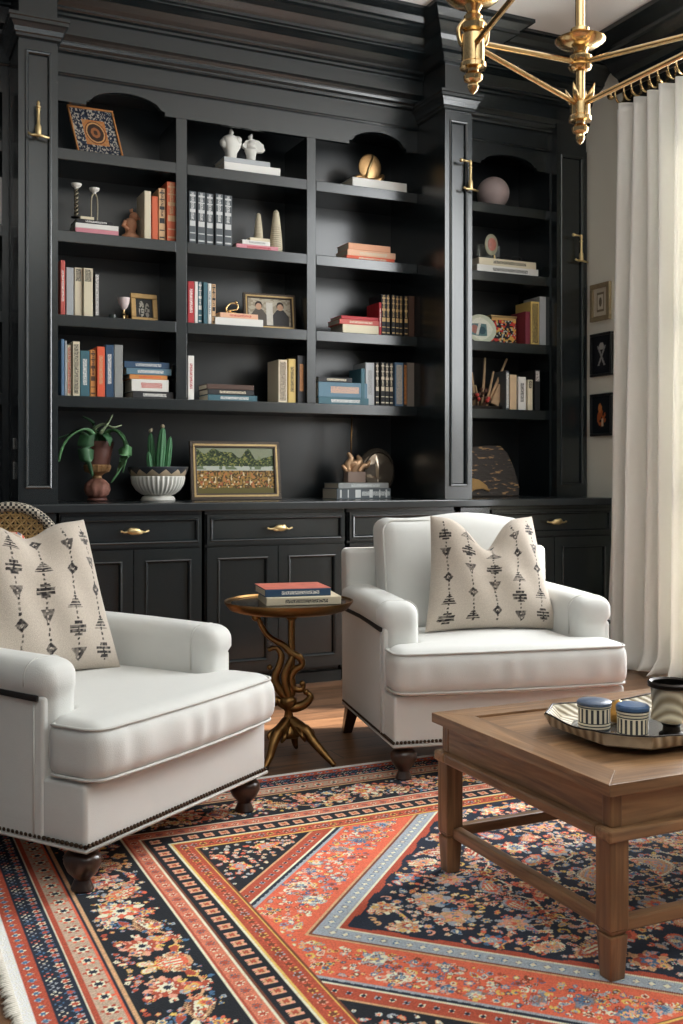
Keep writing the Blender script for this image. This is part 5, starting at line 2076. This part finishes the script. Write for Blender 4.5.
# ---- gold loop ornament
t = thing('loop_ornament', (1.845, 5.34, STK['third shelf of middle column'][1] + .0005), 'gold open loop ornament on top of the peach book beside the photo frame', 'ornament')
m = MB()
a, q = scroll([(-.028, 0, .006), (-.034, 0, .030), (-.012, 0, .056), (.014, 0, .060), (.030, 0, .052), (.028, 0, .030), (.004, 0, .022), (-.020, 0, .016), (.0, 0, .007), (.026, 0, .006)], [.005] * 10)
m.tube(a, q, 8)
m.sph((.022, 0, .064), .010, 10, 6)
m.build('loop', BRASS, t, smooth=True)

# ---- urn with arching plant
ux0, uy0 = 1.130, 5.36
t = thing('potted_plant', (ux0, uy0, COUNTER + .001), 'drooping green plant in a tall brown carved urn on the counter', 'plant')
TERR = mat('brown_glazed_clay', srgb(92, 58, 50), .42, var=.25, vs=22, bump=.12, bs=40)
MB().lathe([(.045, 0), (.052, .006), (.046, .016), (.050, .02)], (0, 0, 0), 24).build('foot', TERR, t, smooth='auto')
MB().lathe([(.040, .021), (.056, .035), (.064, .058), (.060, .085), (.042, .105), (.026, .115)], (0, 0, 0), 36, rib=.06, nrib=9).build('carved_ball', mat('carved_clay', srgb(132, 88, 74), .7, var=.35, vs=26, bump=.35, bs=50), t, smooth=True)
MB().lathe([(.024, .115), (.022, .128), (.034, .140), (.060, .150), (.066, .165), (.068, .180), (.064, .186)], (0, 0, 0), 36, rib=.03, nrib=18).build('collar', mat('gilt_clay', srgb(150, 112, 74), .45, .3, var=.3, vs=60), t, smooth='auto')
MB().lathe([(.062, .1865), (.066, .21), (.074, .25), (.080, .28), (.084, .286), (.084, .304), (.076, .304), (.072, .28), (.05, .27), (.002, .27)], (0, 0, 0), 36).build('pot', TERR, t, smooth='auto')


def leaf_blade(mb, pts, wd, fold=.3):
    P, _ = scroll(pts, [0] * len(pts), 6)
    n = len(P)
    vs = []
    for i, p in enumerate(P):
        s_ = i / (n - 1)
        tg = (P[min(i + 1, n - 1)] - P[max(i - 1, 0)]).normalized()
        sd = tg.cross(Vector((0, 0, 1)))
        if sd.length < .2: sd = tg.cross(Vector((0, 1, 0)))
        sd.normalize()
        w_ = wd * (math.sin(PI * min(1, s_ * .82 + .14)) ** .8) * (1 if s_ < .97 else .3)
        up = sd.cross(tg)
        vs += [p - sd * w_ + up * w_ * fold, p - up * .002, p + sd * w_ + up * w_ * fold, p - up * .0045]
    fs = []
    for i in range(n - 1):
        a, b = i * 4, (i + 1) * 4
        fs += [(a, a + 1, b + 1, b), (a + 1, a + 2, b + 2, b + 1), (a + 3, a, b, b + 3), (a + 2, a + 3, b + 3, b + 2)]
    fs += [(0, 3, 2, 1), ((n - 1) * 4, (n - 1) * 4 + 1, (n - 1) * 4 + 2, (n - 1) * 4 + 3)]
    mb.add(vs, fs)


LEAF = mat('leaf_green', srgb(92, 138, 92), .5, var=.35, vs=14, stretch=(1, 1, 1), spec=.4)
LEAF2 = mat('leaf_dark_green', srgb(64, 104, 70), .5, var=.35, vs=18)
zt = .285
leaves_ = [
    ([(0, 0, zt), (-.06, -.04, zt + .070), (-.125, -.06, zt + .055), (-.175, -.06, zt + .0), (-.20, -.05, zt - .085)], .034, 0),
    ([(-.03, -.03, zt), (-.055, -.07, zt + .045), (-.075, -.10, zt - .01), (-.070, -.105, zt - .09), (-.045, -.10, zt - .16)], .042, 1),
    ([(.02, 0, zt), (.06, -.05, zt + .07), (.105, -.08, zt + .04), (.125, -.09, zt - .05), (.09, -.10, zt - .13), (.05, -.09, zt - .19)], .036, 0),
    ([(.02, 0, zt), (.06, -.02, zt + .07), (.115, -.03, zt + .05), (.145, -.04, zt - .03), (.12, -.04, zt - .14)], .034, 0),
    ([(0, 0, zt), (-.01, .02, zt + .07), (.03, .01, zt + .105), (.08, .0, zt + .09), (.125, .0, zt + .105)], .026, 2),
    ([(0, 0, zt), (-.01, .03, zt + .09), (-.03, .03, zt + .125), (-.07, .03, zt + .145)], .022, 1),
    ([(0, 0, zt), (.03, -.03, zt + .08), (.06, -.03, zt + .13), (.07, -.03, zt + .155)], .024, 2),
    ([(0, 0, zt), (-.07, .05, zt + .06), (-.15, .06, zt + .045), (-.225, .06, zt + .01)], .022, 1),
    ([(0, 0, zt), (.01, -.06, zt + .05), (.03, -.10, zt + .03), (.04, -.11, zt - .01)], .030, 1),
    ([(0, 0, zt), (-.08, -.01, zt + .06), (-.135, .0, zt + .045), (-.155, .0, zt + .01)], .026, 1),
]
LEAF3 = mat('leaf_pale_green', srgb(150, 166, 130), .5, var=.3, vs=18)
for pts, wd, k in leaves_:
    m = MB()
    leaf_blade(m, pts, wd)
    m.build('leaf', (LEAF, LEAF2, LEAF3)[k], t, smooth=True)

# ---- ribbed bowl with cactus
t = thing('potted_cactus', (1.445, 5.36, COUNTER + .001), 'green column cactus in a wide ribbed white footed bowl beside the painting', 'cactus')
WG = mat('white_ribbed_ceramic', srgb(206, 204, 196), .5, var=.08, vs=30)
MB().lathe([(.086, 0), (.088, .006), (.080, .020), (.068, .026)], (0, 0, 0), 60, rib=.02, nrib=30).build('foot', WG, t, smooth=True)
MB().lathe([(.064, .0265), (.085, .034), (.112, .055), (.130, .085), (.137, .118), (.136, .128)], (0, 0, 0), 180, rib=.035, nrib=34).build('bowl', WG, t, smooth=True)
k = NT('zigzag_glaze')
tc = k.n('ShaderNodeTexCoord')
sp = k.n('ShaderNodeSeparateXYZ')
k.l(tc.outputs['Object'], sp.inputs[0])
ang = k.math('ARCTAN2', sp.outputs[1], sp.outputs[0])
tri = k.math('PINGPONG', k.math('MULTIPLY', ang, 14 / (2 * PI) * 1.0), .5)
f = k.math('GREATER_THAN', k.math('SUBTRACT', k.math('MULTIPLY', tri, .05), k.math('SUBTRACT', sp.outputs[2], .137)), 0)
k.l(k.mix(f, srgb(52, 56, 62), srgb(196, 176, 148)), k.b.inputs['Base Color'])
k.b.inputs['Roughness'].default_value = .4
MB().lathe([(.134, .1285), (.140, .132), (.152, .155), (.157, .172), (.155, .176), (.148, .172), (.138, .155), (.02, .152)], (0, 0, 0), 60).build('rim', k.m, t, smooth='auto')
MB().lathe([(.001, .1555), (.137, .1560), (.138, .1565), (.001, .1565)], (0, 0, 0), 40).build('soil', mat('dark_soil', srgb(40, 32, 26), .95, bump=.5), t)
CAC = mat('cactus_green', srgb(66, 118, 78), .55, var=.25, vs=30)
for (cx_, cy_, rr, h, tl) in ((.0, -.03, .022, .235, .015), (.040, -.02, .016, .185, .022), (-.045, -.02, .014, .105, -.02), (-.025, 0.01, .019, .205, -.012)):
    prof = []
    for i in range(14):
        q = i / 13
        prof.append((max(.001, rr * (1 - q ** 6) ** .5 * (.85 + .15 * math.sin(PI * q))), .150 + h * q))
    m = MB().lathe(prof, (0, 0, 0), 42, rib=.13, nrib=7)
    m.v = [(p[0] + cx_ + tl * (p[2] - .15) / .2, p[1] + cy_, p[2]) for p in m.v]
    m.build('cactus_column', CAC, t, smooth=True)
MB().sph((-.042, -.008, .362), .010, 8, 6).sph((-.034, .004, .37), .008, 8, 6).sph((.016, -.03, .385), .012, 8, 6).build('bud', mat('dry_bud', srgb(150, 140, 116), .8), t, smooth=True)

# ---- driftwood sculpture with rod on a block, on the two counter books
sx0, sz0 = STK['counter below right column']
t = thing('coral_sculpture', (2.60, 5.385, sz0 + .0005), 'bronze coral-like sculpture with tall thin rod on a taupe block, on the counter books', 'sculpture')
MB().rbox(-.062, -.03, 0, .050, .035, .062, .004, 2).build('block', mat('taupe_stone', srgb(132, 112, 100), .7, var=.08), t, smooth=True)
m = MB()
CORAL = mat('bronze_coral', srgb(182, 146, 112), .4, .55, var=.3, vs=30)
for pts, rad in (
    ([(-.05, 0, .062), (-.075, -.005, .085), (-.085, 0, .10)], [.014, .012, .007]),
    ([(-.045, 0, .062), (-.05, 0, .10), (-.03, -.005, .135), (-.05, 0, .17)], [.020, .022, .018, .008]),
    ([(-.02, 0, .062), (.0, -.01, .10), (.02, -.01, .125), (.01, 0, .155)], [.022, .026, .020, .008]),
    ([(.02, 0, .062), (.045, 0, .095), (.07, -.005, .10), (.09, 0, .125)], [.018, .018, .014, .007]),
    ([(-.05, 0, .10), (-.01, -.012, .11), (.03, 0, .10)], [.016, .020, .016])):
    a, q = scroll(pts, rad)
    m.tube(a, q, 10)
m.build('coral', CORAL, t, smooth=True)
MB().tube([(-.030, 0, .10), (-.028, 0, .25), (-.024, 0, .375)], [.0045, .004, .005], 8).build('rod', BRASSD, t, smooth=True)

# ---- smoked glass disc vase
k = NT('smoked_bronze_glass')
k.b.inputs['Base Color'].default_value = srgb(150, 136, 120)
k.b.inputs['Roughness'].default_value = .08
k.b.inputs['Metallic'].default_value = .75
t = thing('disc_vase', (2.775, 5.47, COUNTER + .001), 'round smoked metallic glass vase behind the coral sculpture on the counter', 'vase')
m = MB().sph((0, 0, .150), .142, 40, 26, (.84, .42, 1.0))
m.build('body', k.m, t, smooth=True)
m = MB().lathe([(.035, 0), (.040, .004), (.030, .012)], (0, 0, 0), 24)
m.build('foot', k.m, t, smooth='auto')
pts = [(.142 * .84 * .80 * math.cos(2 * PI * i / 36), -.036, .150 + .142 * .80 * math.sin(2 * PI * i / 36)) for i in range(36)]
MB().tube(pts, .004, 6, closed=True).build('ring', DARKM, t, smooth=True)

# ================================================================ RIGHT BAY
t = thing('stone_sphere', (3.535, 5.40, L1 + .001), 'pale mauve marbled stone sphere on the top shelf of the right bay', 'sphere')
MB().sph((0, 0, .102), .099, 40, 26).build('sphere', mat('mauve_marble', srgb(170, 152, 148), .55, var=.22, vs=9), t, smooth=True)
MB().lathe([(.040, 0), (.042, .004), (.034, .010), (.028, .012)], (0, 0, 0), 24).build('stand', DARKM, t, smooth='auto')

xx, zz = STK['upper-middle shelf of right bay']
t = thing('medallion_ornament', (3.515, 5.37, zz + .0005), 'oval jewelled medallion on a stem, standing on the white books in the right bay', 'ornament')
MB().lathe([(.03, 0), (.03, .005), (.008, .010), (.005, .04)], (0.01, 0, 0), 20).build('stem', BRASSP, t, smooth='auto')
m = MB().sph((0, 0, 0), .058, 26, 16, (.80, .18, 1.12))
m.v = [(p[0] - .012, p[1], p[2] + .100) for p in m.v]
m.build('medallion', mat('pale_jade', srgb(160, 156, 132), .35, var=.2, vs=30), t, smooth=True)
m = MB().sph((0, 0, 0), .036, 22, 14, (.85, .2, 1.1))
m.v = [(p[0] - .012, p[1] - .008, p[2] + .100) for p in m.v]
m.build('cabochon', mat('rose_cameo', srgb(178, 112, 98), .35, var=.4, vs=50), t, smooth=True)
t = thing('glass_block', (3.535, 5.45, zz + .0005), 'small clear acrylic block behind the medallion ornament', 'glass block')
k = NT('clear_acrylic')
k.b.inputs['Base Color'].default_value = (.8, .85, .84, 1)
k.b.inputs['Roughness'].default_value = .05
k.b.inputs['Transmission Weight'].default_value = .85
MB().rbox(-.075, -.012, 0, .075, .012, .115, .003, 2).build('block', k.m, t, smooth=True)
t = thing('reading_glasses', (3.60, 5.305, zz + .0005), 'black-rimmed spectacles lying on the white books in the right bay', 'glasses')
m = MB()
for s_ in (-1, 1):
    pts = [(s_ * .045 + .034 * math.cos(2 * PI * i / 20), .0, .0145 + .011 * math.sin(2 * PI * i / 20)) for i in range(20)]
    m.tube(pts, .0032, 6, closed=True)
m.tube([(-.012, 0, .017), (.012, 0, .017)], .003, 6)
m.build('rims', BFR, t, smooth=True)
for s_ in (-1, 1):
    MB().tube([(s_ * .079, .002, .017), (s_ * .076, .09, .008)], .0026, 6).build('temple', BFR, t, smooth=True)


def c_plate(U, V):
    C = np.zeros(U.shape + (3,)) + lin(196, 200, 178)
    r = np.hypot((U - .5) * 2, (V - .5) * 2)
    C = mixc(C, r < .80, lin(216, 216, 200))
    C = mixc(C, np.maximum(np.abs(U - .42) / .30, np.abs(V - .46) / .22) < 1, lin(92, 120, 120))
    C = mixc(C, (np.hypot((U - .30) / .13, (V - .48) / .16) < 1), lin(160, 110, 100))
    C = mixc(C, (np.hypot((U - .56) / .12, (V - .45) / .14) < 1), lin(60, 84, 92))
    C = mixc(C, (np.abs(U - .43 - (V - .46) * .3) < .045) & (np.abs(V - .5) < .22), lin(206, 206, 196))
    return C


t = thing('oval_plate', (3.425, 5.36, L3 + .001), 'cream oval plate with a painted blue scene leaning on the middle right-bay shelf', 'plate')


def Pp(U, V):
    a = (U - .5) * 2
    b = (V - .5) * 2
    k_ = np.sqrt(np.clip(1 - b ** 2 / 2, 0, 1))
    k2 = np.sqrt(np.clip(1 - a ** 2 / 2, 0, 1))
    X, Z = a * k_ * .105, b * k2 * .087
    rr = np.clip(np.hypot(X / .105, Z / .087), 0, 1)
    Zc = Z + .088
    return X, -.014 * rr ** 3 + Zc * .14, Zc


vgrid('dish', 60, 60, Pp, c_plate, PAINT, t, thick=.004)
MB().box(-.05, .012, 0, .05, .05, .012).build('stand', DARKM, t, bevel=.002)


def c_box(U, V):
    C = np.zeros(U.shape + (3,)) + lin(34, 30, 36)
    C = mixc(C, noise2(U, V, 12, 12, 3) > .60, lin(196, 60, 50))
    C = mixc(C, noise2(U, V, 14, 14, 5) > .68, lin(214, 170, 84))
    C = mixc(C, noise2(U, V, 16, 16, 9) > .74, lin(180, 186, 176))
    return mixc(C, (V < .08) | (V > .9), lin(198, 160, 104))


t = thing('painted_box', (3.592, 5.37, L3 + .001), 'colourful flower-painted box with gold edges, between oval plate and maroon book', 'box')
MB().box(-.088, .0, 0, .088, .09, .165).build('box', BFR, t, bevel=.003)
vgrid('painted_front', 70, 60, lambda U, V: ((U - .5) * .176, -.002 + 0 * U, .001 + V * .163), c_box, PAINT, t, thick=.003)
MB().rbox(-.094, -.006, .1655, .094, .094, .178, .004, 2).build('lid', GILT, t, smooth=True)

# ---- bundle of sticks with dried flowers
t = thing('stick_bundle', (3.43, 5.38, L4 + .001), 'bundle of dried sticks and red berries on the lower right-bay shelf', 'dried arrangement')
MB().rbox(-.10, -.05, 0, .16, .06, .022, .004, 3).build('tray', DARKM, t, smooth=True)
STK_M = mat('dry_stick', srgb(176, 146, 112), .8, var=.3, vs=40)
for (a, b, c, d, e_, rr) in ((-.03, .02, .022, -.045, .225, .010), (.01, .0, .022, .035, .315, .010), (.03, -.01, .022, .09, .235, .009), (.035, -.01, .022, .185, .315, .010), (-.06, 0, .022, -.075, .16, .006), (.0, .02, .022, -.02, .15, .008)):
    MB().tube([(a, b, c), ((a + d) / 2 + .004, b, (c + e_) / 2), (d, b, e_)], [rr, rr * .9, rr * .6], 8).build('stick', STK_M, t, smooth=True)
m = MB().rbox(-.028, -.012, 0, .028, .012, .13, .006, 3)
m.xf(Matrix.Translation((.085, -.02, .03)) @ Matrix.Rotation(R(24), 4, 'Y'))
m.build('bark_piece', STK_M, t, smooth=True)
m = MB()
for i in range(34):
    m.sph((rnd.uniform(-.09, .06), rnd.uniform(-.04, .03), rnd.uniform(.03, .13)), rnd.uniform(.008, .014), 8, 6)
m.build('dried_pods', mat('dried_pod', srgb(86, 58, 46), .85, var=.5, vs=30), t, smooth=True, kind='stuff')
for (a, b) in ((.02, .052), (.03, .066), (-.04, .06), (-.05, .085)):
    MB().sph((a, -.048, b), .012, 10, 8).build('berry', mat('red_berry', srgb(184, 58, 52), .45) if 'red_berry' not in bpy.data.materials else bpy.data.materials['red_berry'], t, smooth=True)

# ---- dark stone slab
k = NT('dark_fossil_stone')
tc = k.n('ShaderNodeTexCoord')
nz = k.n('ShaderNodeTexNoise')
nz.inputs['Scale'].default_value = 26
nz.inputs['Detail'].default_value = 6
mp = k.n('ShaderNodeMapping')
mp.inputs['Rotation'].default_value = (0, .6, 0)
mp.inputs['Scale'].default_value = (.6, 1, 2.4)
k.l(tc.outputs['Object'], mp.inputs[0])
k.l(mp.outputs[0], nz.inputs['Vector'])
rp = k.n('ShaderNodeValToRGB')
rp.color_ramp.elements[0].position = .58
rp.color_ramp.elements[0].color = srgb(62, 55, 50)
rp.color_ramp.elements[1].position = .66
rp.color_ramp.elements[1].color = srgb(176, 138, 92)
k.l(nz.outputs['Fac'], rp.inputs[0])
k.l(rp.outputs[0], k.b.inputs['Base Color'])
k.b.inputs['Roughness'].default_value = .6
k.bump(nz.outputs['Fac'], .6, .02)
t = thing('stone_slab', (3.53, 5.38, COUNTER + .001), 'dark rough stone slab with gold flecks leaning at the bottom of the right bay', 'stone slab')
out = [(-.20, 0), (.185, 0), (.195, .06), (.175, .17), (.135, .27), (.09, .318), (.0, .322), (-.10, .312), (-.20, .300)]
m = MB().prism(out, 0, .035, 'y')
m.xf(Matrix.Rotation(R(-10), 4, 'X'))
m.build('slab', k.m, t, bevel=.012, bseg=3)
m = MB().prism([(-.20, .012), (-.20, .10), (-.15, .115), (-.10, .105), (-.05, .07), (-.03, .03), (-.08, .05), (-.13, .045)], -.010, .0, 'y')
m.xf(Matrix.Rotation(R(-10), 4, 'X'))
m.build('gold_vein', mat('gold_ore', srgb(176, 140, 88), .4, .5, var=.2, vs=30), t, bevel=.003)
